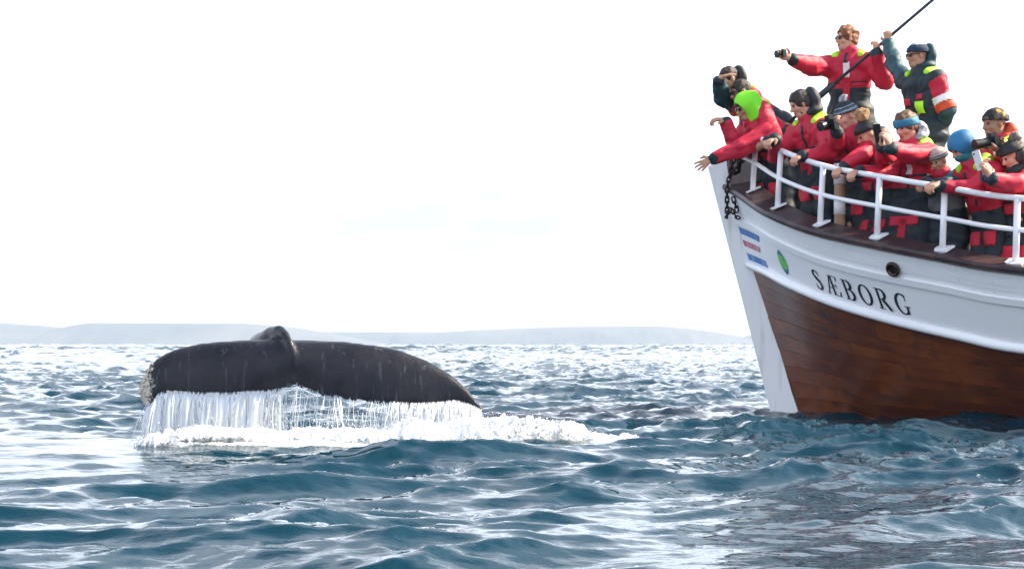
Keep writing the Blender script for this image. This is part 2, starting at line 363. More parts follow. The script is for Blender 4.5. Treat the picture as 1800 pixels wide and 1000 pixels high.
# shell behind the planks, both sides, with the far side painted, plus the deck
def shell():
    mb = MB()
    I = np.linspace(0, 10, 61)
    for side in (1, -1):
        for (va, vb, mi) in ((0, 1, 0), (1, 2, 0), (2, 3, 1), (3, 4, 1)):
            a = hullv(I, np.full(61, va), -.028, side) if side == 1 else hullv(I, np.full(61, va), 0, side)
            c = hullv(I, np.full(61, vb), -.028, side) if side == 1 else hullv(I, np.full(61, vb), 0, side)
            mb.add(np.concatenate([a, c]), [(k, k+1, 61+k+1, 61+k) if side > 0 else (k, 61+k, 61+k+1, k+1) for k in range(60)], mi)
    # transom
    vs = np.linspace(0, 4, 9); a = hullv(np.full(9, 10.), vs, 0, 1); c = hullv(np.full(9, 10.), vs, 0, -1)
    mb.add(np.concatenate([a, c]), [(k, k+1, 9+k+1, 9+k) for k in range(8)], 1)
    return mb.build('hull', [M_WHITE, OAK[1]], BOAT, smooth=False)
HULL = shell()
def zdeck(s): return np.interp(s, KsD, KzD)-.55
def wdeck(s): return np.interp(s, KsD, KwD)
def hullw(s, z):
    I = np.linspace(0, 10, 200); s = np.atleast_1d(s); z = np.broadcast_to(z, s.shape); r = []
    for a, c in zip(s, z):
        P = hull(I, np.full(200, c))-A(X0, Y0, 0); si = P[:, 0]*CA-P[:, 1]*SA; wi = -P[:, 0]*SA-P[:, 1]*CA
        r.append(np.interp(a, si, wi, left=.0))
    return np.array(r)
mb = MB(); ss = np.linspace(.12, 12.4, 60)
WDK = np.maximum(np.minimum(wdeck(ss)-.16, hullw(ss, zdeck(ss))-.07), .005)
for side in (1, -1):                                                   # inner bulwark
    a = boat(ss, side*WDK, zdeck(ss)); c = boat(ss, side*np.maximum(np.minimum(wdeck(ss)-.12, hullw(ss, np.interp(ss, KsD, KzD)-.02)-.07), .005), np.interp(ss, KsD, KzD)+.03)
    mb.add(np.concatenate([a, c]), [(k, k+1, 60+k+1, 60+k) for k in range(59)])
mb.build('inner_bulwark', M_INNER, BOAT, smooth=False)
mb = MB(); a = boat(ss, -(WDK+.02), zdeck(ss)); c = boat(ss, WDK+.02, zdeck(ss))
mb.add(np.concatenate([a, c]), [(k, k+1, 60+k+1, 60+k) for k in range(59)])
mb.build('deck', M_DECK, BOAT, smooth=False)
# planks of the near side: topsides above the moulding, name band, oak below
iW = [0.0, 3.05, 6.15, 8.1, 10]
def course(va, vb, cuts, mats, off, nv=3):
    for a, c in zip(cuts[:-1], cuts[1:]):
        m_ = mats[int(RNG.integers(len(mats)))]
        strip('plank', a+.002, c-.002, va, vb, m_, off+RNG.uniform(-.002, .002), nv=nv, uvo=(a*.55+RNG.uniform(-.15, .15), -va*.62+RNG.uniform(-.03, .03)))
tops = [0.02, .22, .42, .60, .78]
for q in range(4): course(tops[q], tops[q+1], [0, 2.2+.9*((q*2) % 3), 5.3+.5*(q % 2), 8.2, 10], [M_WHITE], 0, 2)
strip('moulding', 0, 10, .78, 1.0, M_WHITE, .018, th=.05, nv=3, gap=0)
strip('name_board', 0, 10, 1.0, 1.86, M_WHITE, 0., th=.03, nv=4, gap=.001)
for q in range(5): pass
NB = 9; bd = [2.0+.0]+[2.0+(q+1)/NB for q in range(NB)]+[3.12, 3.3]
for q in range(len(bd)-1):
    cuts = [0.0, 2.6+2.6*((q*.37) % 1), 6.4+1.4*((q*.61) % 1), 10]
    course(bd[q], bd[q+1], cuts, OAK, 0, 2)
# rubbing strake: a half-round of its own
Ir = np.linspace(0, 10, 100); ctr = hullv(Ir, np.full(100, 1.93), .012)
mb = MB(); mb.tube(ctr, .036, 10); mb.build('rubbing_strake', M_WHITE, BOAT)
# stem post
def sstem(z): return np.interp(z, [-.6, 0, 1.29, 1.69, 2.035, 2.4], [.85, .62, .235, .11, .0, -.10])
zz = np.array([-.6, -.2, .2, .6, 1.0, 1.4, 1.8, 2.1, 2.21]); mb = MB(); V = []
for z in zz:
    sf = .397-.267*z; sr = sstem(z)+.012; hw = .085
    if z == zz[-1]: zr = 2.345
    else: zr = z
    wv = .0 if z != 99 else 0
    V += [boat(sf+.03, hw*.75, z), boat(sf, hw*.45, z), boat(sf, -hw*.45, z), boat(sf+.03, -hw*.75, z), boat(sr+.03, -hw-.02, zr), boat(sr+.03, hw+.02, zr)]
Fs = [(r*6+c, r*6+(c+1) % 6, (r+1)*6+(c+1) % 6, (r+1)*6+c) for r in range(len(zz)-1) for c in range(6)]+[tuple(range(6)), tuple(range(48, 54))]
mb.add(V, Fs); STEM = mb.build('stem_post', M_STEM, BOAT, smooth=False)
# scarf joint plates on the stem and bow plate on the far side
mb = MB(); sb_ = np.linspace(.02, .42, 6)
wb = np.interp(sb_, KsD, KwD)-.05; a = boat(sb_, -wb, np.interp(sb_, KsD, KzD)-.02); c = boat(sb_, -wb, 2.36-.35*sb_)
a2 = boat(sb_, -wb-.05, np.interp(sb_, KsD, KzD)-.02); c2 = boat(sb_, -wb-.05, 2.36-.35*sb_)
mb.add(np.concatenate([a, c, c2, a2]), [(r*6+k_, r*6+k_+1, ((r+1) % 4)*6+k_+1, ((r+1) % 4)*6+k_) for r in range(4) for k_ in range(5)]+[(0, 6, 12, 18), (5, 23, 17, 11)])
mb.build('bow_plate', M_STEM, BOAT, smooth=False)
# cap rail, canted outboard
def cap():
    I = np.concatenate([np.linspace(0, 3, 31), np.linspace(3.2, 10, 40)]); mb = MB()
    for side in (1, -1):
        s = cub(KsD, I); w_ = cub(KwD, I); z = cub(KzD, I); P = boat(s, w_*side, z)
        tn = np.gradient(P, axis=0); tn[:, 2] = 0; tn /= np.linalg.norm(tn, axis=1, keepdims=True)
        inn = np.stack([-tn[:, 1], tn[:, 0], 0*tn[:, 0]], 1); ctr_ = boat(s, 0*s, z)
        sg = np.sign(np.sum(inn*(ctr_-P), 1)); inn *= sg[:, None]
        wd = np.minimum(.18, np.maximum(w_-.02, .02))[:, None]
        prof = [(-.035, 0, -.005), (-.045, 0, .022), (-.03, 0, .045), (0, 1, .045+.06), (0, 1, .05)]
        rows = [P+inn*(a+wd*f_)+A(0, 0, 1)*zz_*np.where(np.array(f_) > 0, wd/.18, 1) for a, f_, zz_ in prof]
        n = len(I); m_ = len(rows)
        mb.add(np.concatenate(rows), [(r*n+k_, r*n+k_+1, ((r+1) % m_)*n+k_+1, ((r+1) % m_)*n+k_) for r in range(m_) for k_ in range(n-1)])
    return mb.build('cap_rail', M_CAP, BOAT, sharp=30)
cap()
def capc(i, side=1, inb=.15):
    """a point on the cap's upper face and the inboard direction there"""
    i = np.asarray(float(i)); P = hull(i, cub(KzD, i), side); e = .01; T_ = hull(i+e, cub(KzD, i), side)-hull(i-e if i > e else i, cub(KzD, i), side)
    T_[2] = 0; T_ = unit(T_); n = A(-T_[1], T_[0], 0); c = boat(cub(KsD, i), 0, 0); d = c-P; d[2] = 0
    if n@d < 0: n = -n
    return P+n*inb+A(0, 0, .047+.06*inb/.18), n
# railing
posts = [1, 2, 3, 4, 5, 6, 6.45, 6.87, 7.22, 7.53, 7.83, 8.05, 8.22, 8.4]
HT = .48
def railing(side):
    tops = []; 
    for p in posts:
        b0, n = capc(p, side, .08); mb = MB(); tilt = n*.03
        r_ = .0245; mb.tube([b0, b0+A(0, 0, HT-.012)+tilt], r_, 10, mi=0)
        mb.build('rail_post', M_RAIL, BOAT)
        mb = MB(); ax = unit(np.cross(n, ZUP)); cn = unit(n+A(0, 0, .42)); up = unit(np.cross(ax, cn)); up = up if up[2] > 0 else -up
        mb.box(b0+up*.008, ax, cn, up, .075, .06, .008); mb.build('base_plate', M_RAIL, BOAT, smooth=False)
        tops.append(b0+A(0, 0, HT)+tilt)
    tops = np.array(tops)
    def curve(kk, h, pre=()):
        ii = np.linspace(kk, 8.4, 90); pts = []
        for q in ii:
            b0, n = capc(q, side, .08); pts.append(b0+A(0, 0, h)+n*.03*h/HT)
        return np.array(list(pre)+pts)
    top = curve(1, HT); lead = top[0]+np.array([[0, 0, -.05]])+.0; mb = MB(); mb.tube(top, .0225, 10); mb.build('top_rail', M_RAIL, BOAT)
    stemtop = boat(.12, side*.12, 2.36); m_ = curve(1, .245); pre = [stemtop, stemtop*.55+m_[0]*.45+A(0, 0, -.03)+boat(0, side*.06, 0)-boat(0, 0, 0)]
    mb = MB(); mb.tube(np.array(pre+list(m_)), .019, 10); mb.build('mid_rail', M_RAIL, BOAT)
railing(1); railing(-1)
# paint on the name band
def i_at(px, v):
    ii = np.linspace(0, 6.8, 700); P = hullv(ii, np.full(700, v)); return np.interp(px, CX+F*P[:, 0]/P[:, 1], ii)
def sheet(name, polys, m, off=.004, parent=None, label=None):
    """polys: lists of (i, v) corners, laid on the name band as a thin coat of paint"""
    V = []; f = []
    for p in polys:
        p = np.array(p); f.append(tuple(range(len(V), len(V)+len(p)))); V += list(hullv(p[:, 0], p[:, 1], off))
    V = np.array(V); v0, v1, v2 = V[f[0][0]], V[f[0][1]], V[f[0][2]]; fl = np.cross(v1-v0, v2-v0)[1] > 0
    if fl: f = [x[::-1] for x in f]
    o = mesh_obj(name, V, f, m, None, parent or BOAT, False)
    if label: o['label'] = label
    return o
M_INK = mat('letter_black', (.012, .022, .035), .45); M_BLUE = mat('stripe_blue', (.04, .16, .42), .45, noise=(9, (.14, .28, .52), .5, .62)); M_PINK = mat('stripe_red', (.44, .12, .18), .45, noise=(9, (.56, .32, .38), .48, .62))
M_EMG = mat('emblem_green', (.16, .58, .12), .5, noise=(50, (.05, .36, .10), .52, .56)); M_EMB = mat('emblem_blue', (.04, .16, .30), .5)
def band(ia, pxe, va, vb, slant):
    n = 12; P = []
    top = np.linspace(ia, i_at(pxe, va), n); bot = np.linspace(ia, i_at(pxe+slant, vb), n)
    return [[(top[k_], va), (top[k_+1], va), (bot[k_+1], vb), (bot[k_], vb)] for k_ in range(n-1)]
sheet('stripe', band(.01, 1334, 1.06, 1.22, 1), M_BLUE, label='upper blue stripe'); sheet('stripe', band(.01, 1336, 1.36, 1.50, 1), M_PINK, label='red stripe'); sheet('stripe', band(.01, 1346, 1.66, 1.82, 5), M_BLUE, label='lower blue stripe')
# letters: strokes in a unit box, thick and thin like the painted roman capitals
def rib(pts, wds):
    pts = np.array(pts, float); wds = np.broadcast_to(np.array(wds, float)*1.22+.008, (len(pts),)); tg = np.gradient(pts, axis=0); tg /= np.linalg.norm(tg, axis=1, keepdims=True)
    n = np.stack([-tg[:, 1], tg[:, 0]], 1)*wds[:, None]/2; a = pts+n; c = pts-n
    return [[a[k_], a[k_+1], c[k_+1], c[k_]] for k_ in range(len(pts)-1)]
def rc(x0, y0, x1, y1, n=1): return [[(x0, y0), (x1, y0), (x1, y1), (x0, y1)]]
def arc(cx, cy, rx, ry, a0, a1, n, thin, thick):
    t = np.radians(np.linspace(a0, a1, n)); return rib(np.stack([cx+rx*np.cos(t), cy+ry*np.sin(t)], 1), thin+(thick-thin)*np.abs(np.cos(t))**1.5)
LET = {}
ts = np.linspace(0, 1, 26); sx = .29+.22*np.sin(np.radians(40+ts*0))*0
S_c = [(.50, .80), (.44, .90), (.36, .955), (.27, .965), (.17, .93), (.11, .85), (.10, .76), (.14, .67), (.23, .59), (.34, .51), (.44, .43), (.50, .34), (.51, .23), (.46, .12), (.37, .05), (.27, .035), (.17, .06), (.11, .13), (.085, .21)]
S_w = [.05, .05, .05, .055, .08, .11, .12, .13, .145, .15, .145, .13, .12, .105, .07, .05, .05, .05, .05]
LET['S'] = (.62, rib(S_c, S_w)+rc(.48, .70, .515, .95)+rc(.07, .05, .105, .30))
LET['Æ'] = (1.02, rib([(.08, .02), (.47, .98)], .055)+rc(.0, 0, .2, .04)+rc(.27, .33, .52, .375)+rc(.36, .96, .95, 1.0)+rc(.47, .04, .60, .96)+rc(.42, 0, .98, .04)
            + rc(.60, .49, .80, .535)+rc(.78, .40, .815, .63)+rib([(.93, .98), (.90, .78)], .06)+rib([(.90, .02), (.99, .25)], .06))
LET['B'] = (.74, rc(.10, .04, .24, .96)+rc(.0, .96, .36, 1.0)+rc(.0, 0, .38, .04)+rc(.24, .51, .36, .55)+arc(.34, .765, .22, .215, -90, 90, 12, .05, .13)+arc(.36, .275, .27, .255, -90, 90, 12, .05, .14))
LET['O'] = (.84, arc(.42, .5, .335, .475, 0, 360, 32, .045, .125))
LET['R'] = (.86, rc(.10, .04, .24, .96)+rc(.0, .96, .36, 1.0)+rc(.0, 0, .35, .04)+rc(.24, .47, .36, .51)+arc(.34, .74, .23, .24, -90, 90, 12, .05, .13)+rib([(.37, .49), (.74, .02)], .135)+rc(.66, 0, .86, .04))
LET['G'] = (.88, arc(.44, .5, .36, .475, 48, 318, 28, .05, .13)+rc(.64, .66, .685, .96)+rc(.61, .04, .74, .40)+rc(.50, .38, .86, .42))
def lettering(text, px0, px1, vt, vb):
    ws = [LET[c][0] for c in text]; gap = .27; tot = sum(ws)+gap*(len(text)-1)
    vm = (vt+vb)/2; i0, i1 = i_at(px0, vm), i_at(px1, vm); ii = np.linspace(i0, i1, 400); P = hullv(ii, np.full(400, vm)); ar = np.concatenate([[0], np.cumsum(np.linalg.norm(np.diff(P, axis=0), axis=1))])
    x = 0.
    for c in text:
        wd, polys = LET[c]; out_ = []
        for p in polys:
            q = []
            for (a, y) in p: q.append((float(np.interp((x+a)/tot*ar[-1], ar, ii)), vb+(vt-vb)*y))
            out_.append(q)
        V = []; 
        sheet('letter', out_, M_INK, .0045, label='painted black letter '+c)
        x += wd+gap
lettering('SÆBORG', 1431, 1600, 1.24, 1.72)
# round painted emblem: green disc with darker leaves over a blue pointed shape
def disc(px, vm, rx, rv, n=24, pts=False):
    out_ = []; c = (i_at(px, vm), vm)
    for k_ in range(n):
        p = []
        for a in (k_, k_+1):
            t_ = 2*math.pi*a/n; rr = 1.0 if not pts else (1.0+.0*a)
            p.append((i_at(px+rx*math.sin(t_)*(abs(math.sin(t_))**.4 if pts else 1), vm), vm+rv*math.cos(t_)))
        out_.append([c, p[0], p[1]])
    return out_
sheet('emblem', disc(1376.5, 1.42, 6.6, .29, 32, True), M_EMB, .0035, label='painted blue pointed emblem'); sheet('emblem', disc(1376.8, 1.41, 6.8, .185), M_EMG, .0055, label='painted green disc of the emblem')
mb_ = []
for k_ in range(5): mb_ += [[(i_at(1377-5+k_*.6, 1.22+.085*k_), 1.225+.085*k_), (i_at(1377+4.5, 1.24+.085*k_), 1.235+.085*k_), (i_at(1377+4, 1.26+.085*k_), 1.245+.085*k_)]]
sheet('emblem_mark', mb_, M_EMB, .0075)
# hawse hole
M_BRONZE = mat('bronze_dark', (.045, .03, .028), .3, .6, noise=(20, (.14, .07, .05), .5, .7)); M_HOLE = mat('hole_black', (.004, .004, .006), .7)
ih = i_at(1574, .62); zc = H+(CY-472)/F*float(hull(ih, 1.1)[1]); c = hull(np.array(ih), np.array(zc), 1); 
e = .01; tx = unit(hull(ih+e, zc)-hull(ih-e, zc)); tz = unit(hull(ih, zc+e)-hull(ih, zc-e)); nn_ = unit(np.cross(tx, tz)); nn_ = nn_ if nn_[1] < 0 else -nn_
c = c+nn_*.020
for nm, R_, r_, m_ in (('hawse_ring', .050, .015, M_BRONZE),):
    mb = MB(); V = []
    for a in range(24):
        for q in range(8):
            t_ = 2*math.pi*a/24; u_ = 2*math.pi*q/8; V.append(c+(tx*math.cos(t_)+tz*math.sin(t_))*(R_+r_*math.cos(u_))+nn_*r_*1.2*math.sin(u_))
    mb.add(V, [(a*8+q, a*8+(q+1) % 8, ((a+1) % 24)*8+(q+1) % 8, ((a+1) % 24)*8+q) for a in range(24) for q in range(8)]); HR = mb.build(nm, m_, BOAT)
mb = MB(); mb.add([c+(tx*math.cos(2*math.pi*a/24)+tz*math.sin(2*math.pi*a/24))*.05-nn_*.006 for a in range(24)], [tuple(range(24))])
o = mb.build('hole', M_HOLE, HR, smooth=False)
# deck house box under the two who stand high, bow step, forestay, bitt post, bench
M_TAN = mat('bare_pine', (.48, .33, .21), .7, noise=((6, 6, 1.5), (.33, .2, .12), .4, .65))
bs = lambda s_, w_, z_: boat(s_, w_, z_)
AX, AY = A(CA, -SA, 0), A(-SA, -CA, 0)
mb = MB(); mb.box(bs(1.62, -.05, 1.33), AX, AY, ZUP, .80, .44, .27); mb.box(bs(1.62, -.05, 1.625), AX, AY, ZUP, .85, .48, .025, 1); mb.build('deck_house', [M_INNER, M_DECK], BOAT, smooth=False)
mb = MB(); mb.box(bs(.78, .0, 1.33), AX, AY, ZUP, .2, .30, .06); mb.build('bow_step', M_DECK, BOAT, smooth=False)
M_STAY = mat('stay_dark', (.035, .045, .055), .45, .3)
sa, sb2 = bs(.06, 0, 2.24), bs(.06+3.6, 0, 2.24+3.6*.872)
p1 = PT(1440, 170, 16.05); p2 = PT(1640, 0, 15.63); dd = unit(p2-p1)
mb = MB(); q0 = p1-dd*.95; mb.tube([q0, p1+dd*3.6], .0145, 8); mb.tube([p1-dd*.12, p1-dd*.1, p1+dd*.16, p1+dd*.18], [.012, .028, .028, .012], 10); mb.build('forestay', M_STAY, BOAT)
pb = PT(1476, 330, 15.05); zb0 = .95
mb = MB(); mb.tube([A(pb[0], pb[1], zb0), A(pb[0], pb[1], 2.05)], .045, 10, mi=0); mb.tube([A(pb[0], pb[1], 1.93), A(pb[0], pb[1], 2.10)], .05, 10, mi=1); mb.tube([A(pb[0], pb[1], 1.68), A(pb[0], pb[1], 1.80)], .049, 10, mi=1); mb.build('bitt_post', [M_TAN, M_RAIL], BOAT)
# bench thing by the rail
pbn = PT(1752, 380, 14.6); zg = float(zdeck(3.0))
BEN = thing('deck_bench', 'pale wooden bench with dark slatted side between the two at the right', 'bench', (pbn[0], pbn[1], zg))
ztop = H+(CY-372)/F*14.6
mb = MB(); mb.box(A(pbn[0], pbn[1], ztop), AX, AY, ZUP, .34, .2, .03); mb.build('seat', M_TAN, BEN, smooth=False)
for sx_ in (-.24, .24):
    mb = MB(); mb.box(A(pbn[0], pbn[1], (ztop+zg)/2-.015)+AX*sx_, AX, AY, ZUP, .05, .16, (ztop-zg)/2-.015); mb.build('leg', M_INNER, BEN, smooth=False)
M_DGREY = mat('vent_grey', (.08, .09, .09), .6)
for q in range(4):
    mb = MB(); mb.box(A(pbn[0], pbn[1]-.0, ztop-.09-.05*q)+AY*.13, AX, AY, ZUP, .19, .012, .016); mb.build('slat', M_DGREY, BEN, smooth=False)
# anchor chain over the bow
M_CHAIN = mat('chain_iron', (.022, .022, .026), .5, .6, noise=(40, (.07, .035, .02), .5, .7), bump=(60, .3, .004))
def link_mesh(ra=.013, ln=.030, r=.0075):
    V = []; pts = []
    for a in range(16):
        t_ = 2*math.pi*a/16; pts.append(A(ra*math.cos(t_)*1.15, 0, ra*math.sin(t_)+(ln-ra if math.sin(t_) > 0 else -(ln-ra))))
    pts = np.array(pts)
    for a in range(16):
        tg = unit(pts[(a+1) % 16]-pts[a-1]); n_ = unit(np.cross(tg, A(0, 1, 0)))
        for q in range(6):
            u_ = 2*math.pi*q/6; V.append(pts[a]+n_*r*math.cos(u_)+A(0, 1, 0)*r*math.sin(u_))
    return V, [(a*6+q, a*6+(q+1) % 6, ((a+1) % 16)*6+(q+1) % 6, ((a+1) % 16)*6+q) for a in range(16) for q in range(6)]
Yc = 16.15
CH = thing('anchor_chain', 'rusty black anchor chain hanging in loops over the white bow', 'chain', tuple(PT(1283, 330, Yc)))
def chain(path, step=.043, sc=1.0):
    path = np.array(path); seg = np.concatenate([[0], np.cumsum(np.linalg.norm(np.diff(path, axis=0), axis=1))]); d = 0.; k_ = 0; me0 = None
    while d < seg[-1]:
        p = A(*[np.interp(d, seg, path[:, a]) for a in range(3)]); q = A(*[np.interp(min(d+.02, seg[-1]), seg, path[:, a]) for a in range(3)]); q0_ = A(*[np.interp(max(d-.02, 0), seg, path[:, a]) for a in range(3)])
        z_ = unit(q-q0_); y_ = unit(np.cross(z_, A(1, .3, 0))); x_ = np.cross(y_, z_)
        if k_ % 2: x_, y_ = y_, -x_
        x_, y_ = x_*.8+y_*.6, y_*.8-x_*.6
        if not LINK: 
            V, f = link_mesh(); o = mesh_obj('link', V, f, M_CHAIN, None, None, True); o.parent = CH; LINK.append(o.data)
        else:
            o = bpy.data.objects.new('link', LINK[0]); COL.objects.link(o); o.parent = CH
        Mx = Matrix([[*(A(x_[0], y_[0], z_[0])*sc), p[0]-ORIG[CH.name][0]], [*(A(x_[1], y_[1], z_[1])*sc), p[1]-ORIG[CH.name][1]], [*(A(x_[2], y_[2], z_[2])*sc), p[2]-ORIG[CH.name][2]], [0, 0, 0, 1]])
        o.matrix_local = Mx; d += step*sc; k_ += 1
LINK = []
chain([PT(1296, 268, 16.2), PT(1287, 290, Yc), PT(1283, 308, Yc), PT(1278, 330, Yc), PT(1278, 360, Yc), PT(1278, 382, Yc)], sc=1.05)
chain([PT(1301, 268, 16.2), PT(1299, 288, Yc), PT(1293, 302, Yc), PT(1284, 309, Yc)], sc=1.05)
chain([PT(1278, 378, Yc), PT(1284, 368, Yc-.03), PT(1290, 374, Yc-.04), PT(1294, 381, Yc-.05), PT(1301, 385, Yc-.1)], sc=1.)
chain([PT(1290, 352, Yc-.04), PT(1294, 364, Yc-.05), PT(1296, 376, Yc-.06)], sc=1.)
mb = MB(); mb.tube([PT(1284, 262, 16.2), PT(1285, 300, Yc)], .012, 8); mb.tube([PT(1303, 262, 16.2), PT(1300, 302, Yc)], .012, 8); mb.tube([PT(1285, 300, Yc), PT(1292, 306, Yc), PT(1300, 302, Yc)], .014, 8)
mb.tube([PT(1283, 264, 16.2), PT(1304, 262, 16.2)], .014, 8)
mb.build('shackle', M_CHAIN, CH)
# ------------------------------------------------------------------ implicit surfaces -> meshes
def smin(a, b_, k): h = np.clip(.5+.5*(b_-a)/k, 0, 1); return b_+(a-b_)*h-k*h*(1-h)
def smax(a, b_, k): return -smin(-a, -b_, k)
def cone(p, a, b_, ra, rb):
    ab = b_-a; t_ = np.clip(((p-a)@ab)/(ab@ab+1e-12), 0, 1); return np.linalg.norm(p-a-t_[:, None]*ab, axis=1)-(ra+(rb-ra)*t_)
def elld(p, c, r, R=None):
    q = p-c
    if R is not None: q = q@R.T
    r = np.asarray(r); k0 = np.linalg.norm(q/r, axis=1); k1 = np.linalg.norm(q/(r*r), axis=1); return k0*(k0-1)/(k1+1e-9)
def net(fn, lo, hi, vox, cb=6, slack=1.5):
    """surface nets over a sparse block evaluation"""
    lo = np.asarray(lo)-2*vox; n = np.ceil((np.asarray(hi)+2*vox-lo)/vox/cb).astype(int)
    cx = [lo[a]+(np.arange(n[a])+.5)*vox*cb for a in range(3)]; C = np.stack(np.meshgrid(*cx, indexing='ij'), -1).reshape(-1, 3)
    dc = fn(C); D = np.repeat(np.repeat(np.repeat(np.sign(dc).reshape(n), cb, 0), cb, 1), cb, 2).astype(np.float32)
    near = np.nonzero((np.abs(dc) < vox*cb*slack).reshape(n)); loc = np.stack(np.meshgrid(*[np.arange(cb)]*3, indexing='ij'), -1).reshape(-1, 3)
    idx = (np.stack(near, 1)[:, None, :]*cb+loc[None]).reshape(-1, 3); pts = lo+idx*vox
    vals = np.concatenate([fn(c_) for c_ in np.array_split(pts, max(1, len(pts)//200000))]) if len(pts) else np.zeros(0)
    D[idx[:, 0], idx[:, 1], idx[:, 2]] = vals
    S = D < 0; c8 = [S[i:S.shape[0]-1+i, j:S.shape[1]-1+j, k_:S.shape[2]-1+k_] for i in (0, 1) for j in (0, 1) for k_ in (0, 1)]
    al = c8[0].copy(); an = c8[0].copy()
    for q in c8[1:]: al &= q; an |= q
    act = np.stack(np.nonzero(an & ~al), 1); ids = -np.ones(an.shape, np.int32); ids[act[:, 0], act[:, 1], act[:, 2]] = np.arange(len(act))
    sm = np.zeros((len(act), 3)); ct = np.zeros(len(act))
    for ax in range(3):
        o_ = [0, 0, 0]; o_[ax] = 1; b1, b2 = [q for q in range(3) if q != ax]
        for u_ in (0, 1):
            for v_ in (0, 1):
                base = act.copy(); base[:, b1] += u_; base[:, b2] += v_; e = base+o_
                d0 = D[base[:, 0], base[:, 1], base[:, 2]]; d1 = D[e[:, 0], e[:, 1], e[:, 2]]; cr_ = (d0 < 0) != (d1 < 0)
                t_ = np.where(cr_, d0/(d0-d1+1e-20), 0); pos = base.astype(float); pos[:, ax] += t_
                sm[cr_] += pos[cr_]; ct[cr_] += 1
    V = lo+(sm/ct[:, None])*vox; F_ = []
    for ax in range(3):
        b1, b2 = (ax+1) % 3, (ax+2) % 3; sl0 = [slice(1, -1)]*3; sl1 = [slice(1, -1)]*3; sl0[ax] = slice(0, -1); sl1[ax] = slice(1, None)
        s0, s1 = S[tuple(sl0)], S[tuple(sl1)]; e = np.stack(np.nonzero(s0 != s1), 1); off = np.ones(3, int); off[ax] = 0; e = e+off
        ins = S[e[:, 0], e[:, 1], e[:, 2]]; g_ = lambda du, dv: ids[tuple((e-np.eye(3, dtype=int)[b1]*du-np.eye(3, dtype=int)[b2]*dv).T)]
        q = np.stack([g_(1, 1), g_(0, 1), g_(0, 0), g_(1, 0)], 1); q[~ins] = q[~ins][:, ::-1]; F_.append(q)
    F_ = np.concatenate(F_); F_ = F_[(F_ >= 0).all(1)]
    return V, F_
def vnorm(V, Fq):
    n = np.cross(V[Fq[:, 2]]-V[Fq[:, 0]], V[Fq[:, 3]]-V[Fq[:, 1]]); N_ = np.zeros_like(V)
    for k_ in range(4): np.add.at(N_, Fq[:, k_], n)
    return N_/(np.linalg.norm(N_, axis=1, keepdims=True)+1e-12)
_wd = np.random.default_rng(2).normal(size=(9, 3)); _wp = np.random.default_rng(3).uniform(0, 6.28, 9)
def wrk(p, f=1.):
    s_ = 0
    for k_ in range(9): s_ = s_+np.sin((p@(_wd[k_]*f)+_wp[k_]+1.3*np.sin(p@(_wd[(k_+4) % 9]*f*.5))))/9
    return s_*2

# ------------------------------------------------------------------ whale
WS = 296.; YW = 10.85
tx_ = np.array([244, 246, 250, 258, 270, 285, 300, 320, 350, 385, 420, 450, 490, 520, 560, 600, 640, 660, 700, 750, 790, 820, 845, 852], float)
tz_ = np.array([690, 675, 660, 644, 631, 622, 615, 609, 603, 600, 598, 597, 597, 598, 599, 600, 605, 607, 615, 634, 657, 682, 712, 722], float)
bx_ = np.array([244, 250, 258, 265, 272, 280, 290, 310, 350, 400, 440, 470, 495, 510, 520, 530, 545, 570, 600, 640, 670, 700, 740, 770, 800, 825, 840, 852], float)
bz_ = np.array([692, 708, 716, 716, 706, 696, 692, 692, 694, 695, 692, 691, 687, 681, 676, 680, 686, 694, 700, 706, 709, 711, 713, 711, 708, 714, 720, 724], float)
wx = lambda px: (np.asarray(px)-CX)/F*YW
wz = lambda py: H+(CY-np.asarray(py))/F*YW
WXN = float(wx(520))
def fluke_yc(x, z):
    u = (x-WXN); return YW+(z-.45)*.35+.10*u*u*np.where(u < 0, .9, .4)
def whale_sdf(p):
    x, y, z = p[:, 0], p[:, 1], p[:, 2]
    top = np.interp(x, wx(tx_), wz(tz_)); bot = np.interp(x, wx(bx_), wz(bz_))+.006*np.sin(x*41)+.004*np.sin(x*97+1)+.005*np.sin(x*211)*np.sin(x*67)
    v = np.clip((top-z)/np.maximum(top-bot, .02), 0, 1); u = np.abs(x-WXN)
    T = np.interp(u, [0, .3, .7, 1.0, 1.15], [.085, .07, .048, .028, .016])
    th = T*(1.48*np.sqrt(v+1e-6)-.63*v-1.76*v**2+1.42*v**3-.50*v**4)*2.1+.004
    th = th+.012*np.exp(-(u/.12)**2)*(1-v)
    yc = fluke_yc(x, z)
    # soft hollow each side of the keel and shallow muscle ridges
    th = th+.006*np.sin(x*9+z*6)*v*(1-v)*2
    d1 = (np.abs(y-yc)-th)*.9; lx = wx(244)+.0; rx = wx(853); d = smax(d1, np.maximum(np.maximum(z-top, bot-z)*.8, np.maximum(lx-x, x-rx)), .012)
    P_ = lambda px, py, dy: A(float(wx(px)), YW+dy, float(wz(py)))
    def chain_d(pts, rs, kk):
        b_ = None
        for a in range(len(pts)-1):
            q = cone(p, pts[a], pts[a+1], rs[a], rs[a+1]); b_ = q if b_ is None else smin(b_, q, kk*.12)
        return b_
    body = chain_d([P_(505, 625, .03), P_(488, 606, .10), P_(468, 604, .26), P_(445, 612, .48), P_(412, 650, .75), P_(355, 740, .95), P_(310, 830, 1.15)], [.02, .045, .075, .10, .13, .17, .2], .06)
    d = smin(d, body, .06)
    crest = chain_d([P_(522, 666, -.040), P_(521, 645, -.060), P_(517, 622, -.060), P_(510, 603, -.035), P_(500, 590, .02), P_(487, 583, .10), P_(470, 588, .20), P_(450, 602, .34), P_(432, 620, .5)], [.006, .011, .015, .020, .029, .039, .048, .062, .08], .03)
    d = smin(d, crest, .028)
    return d+.0012*wrk(p, 20)
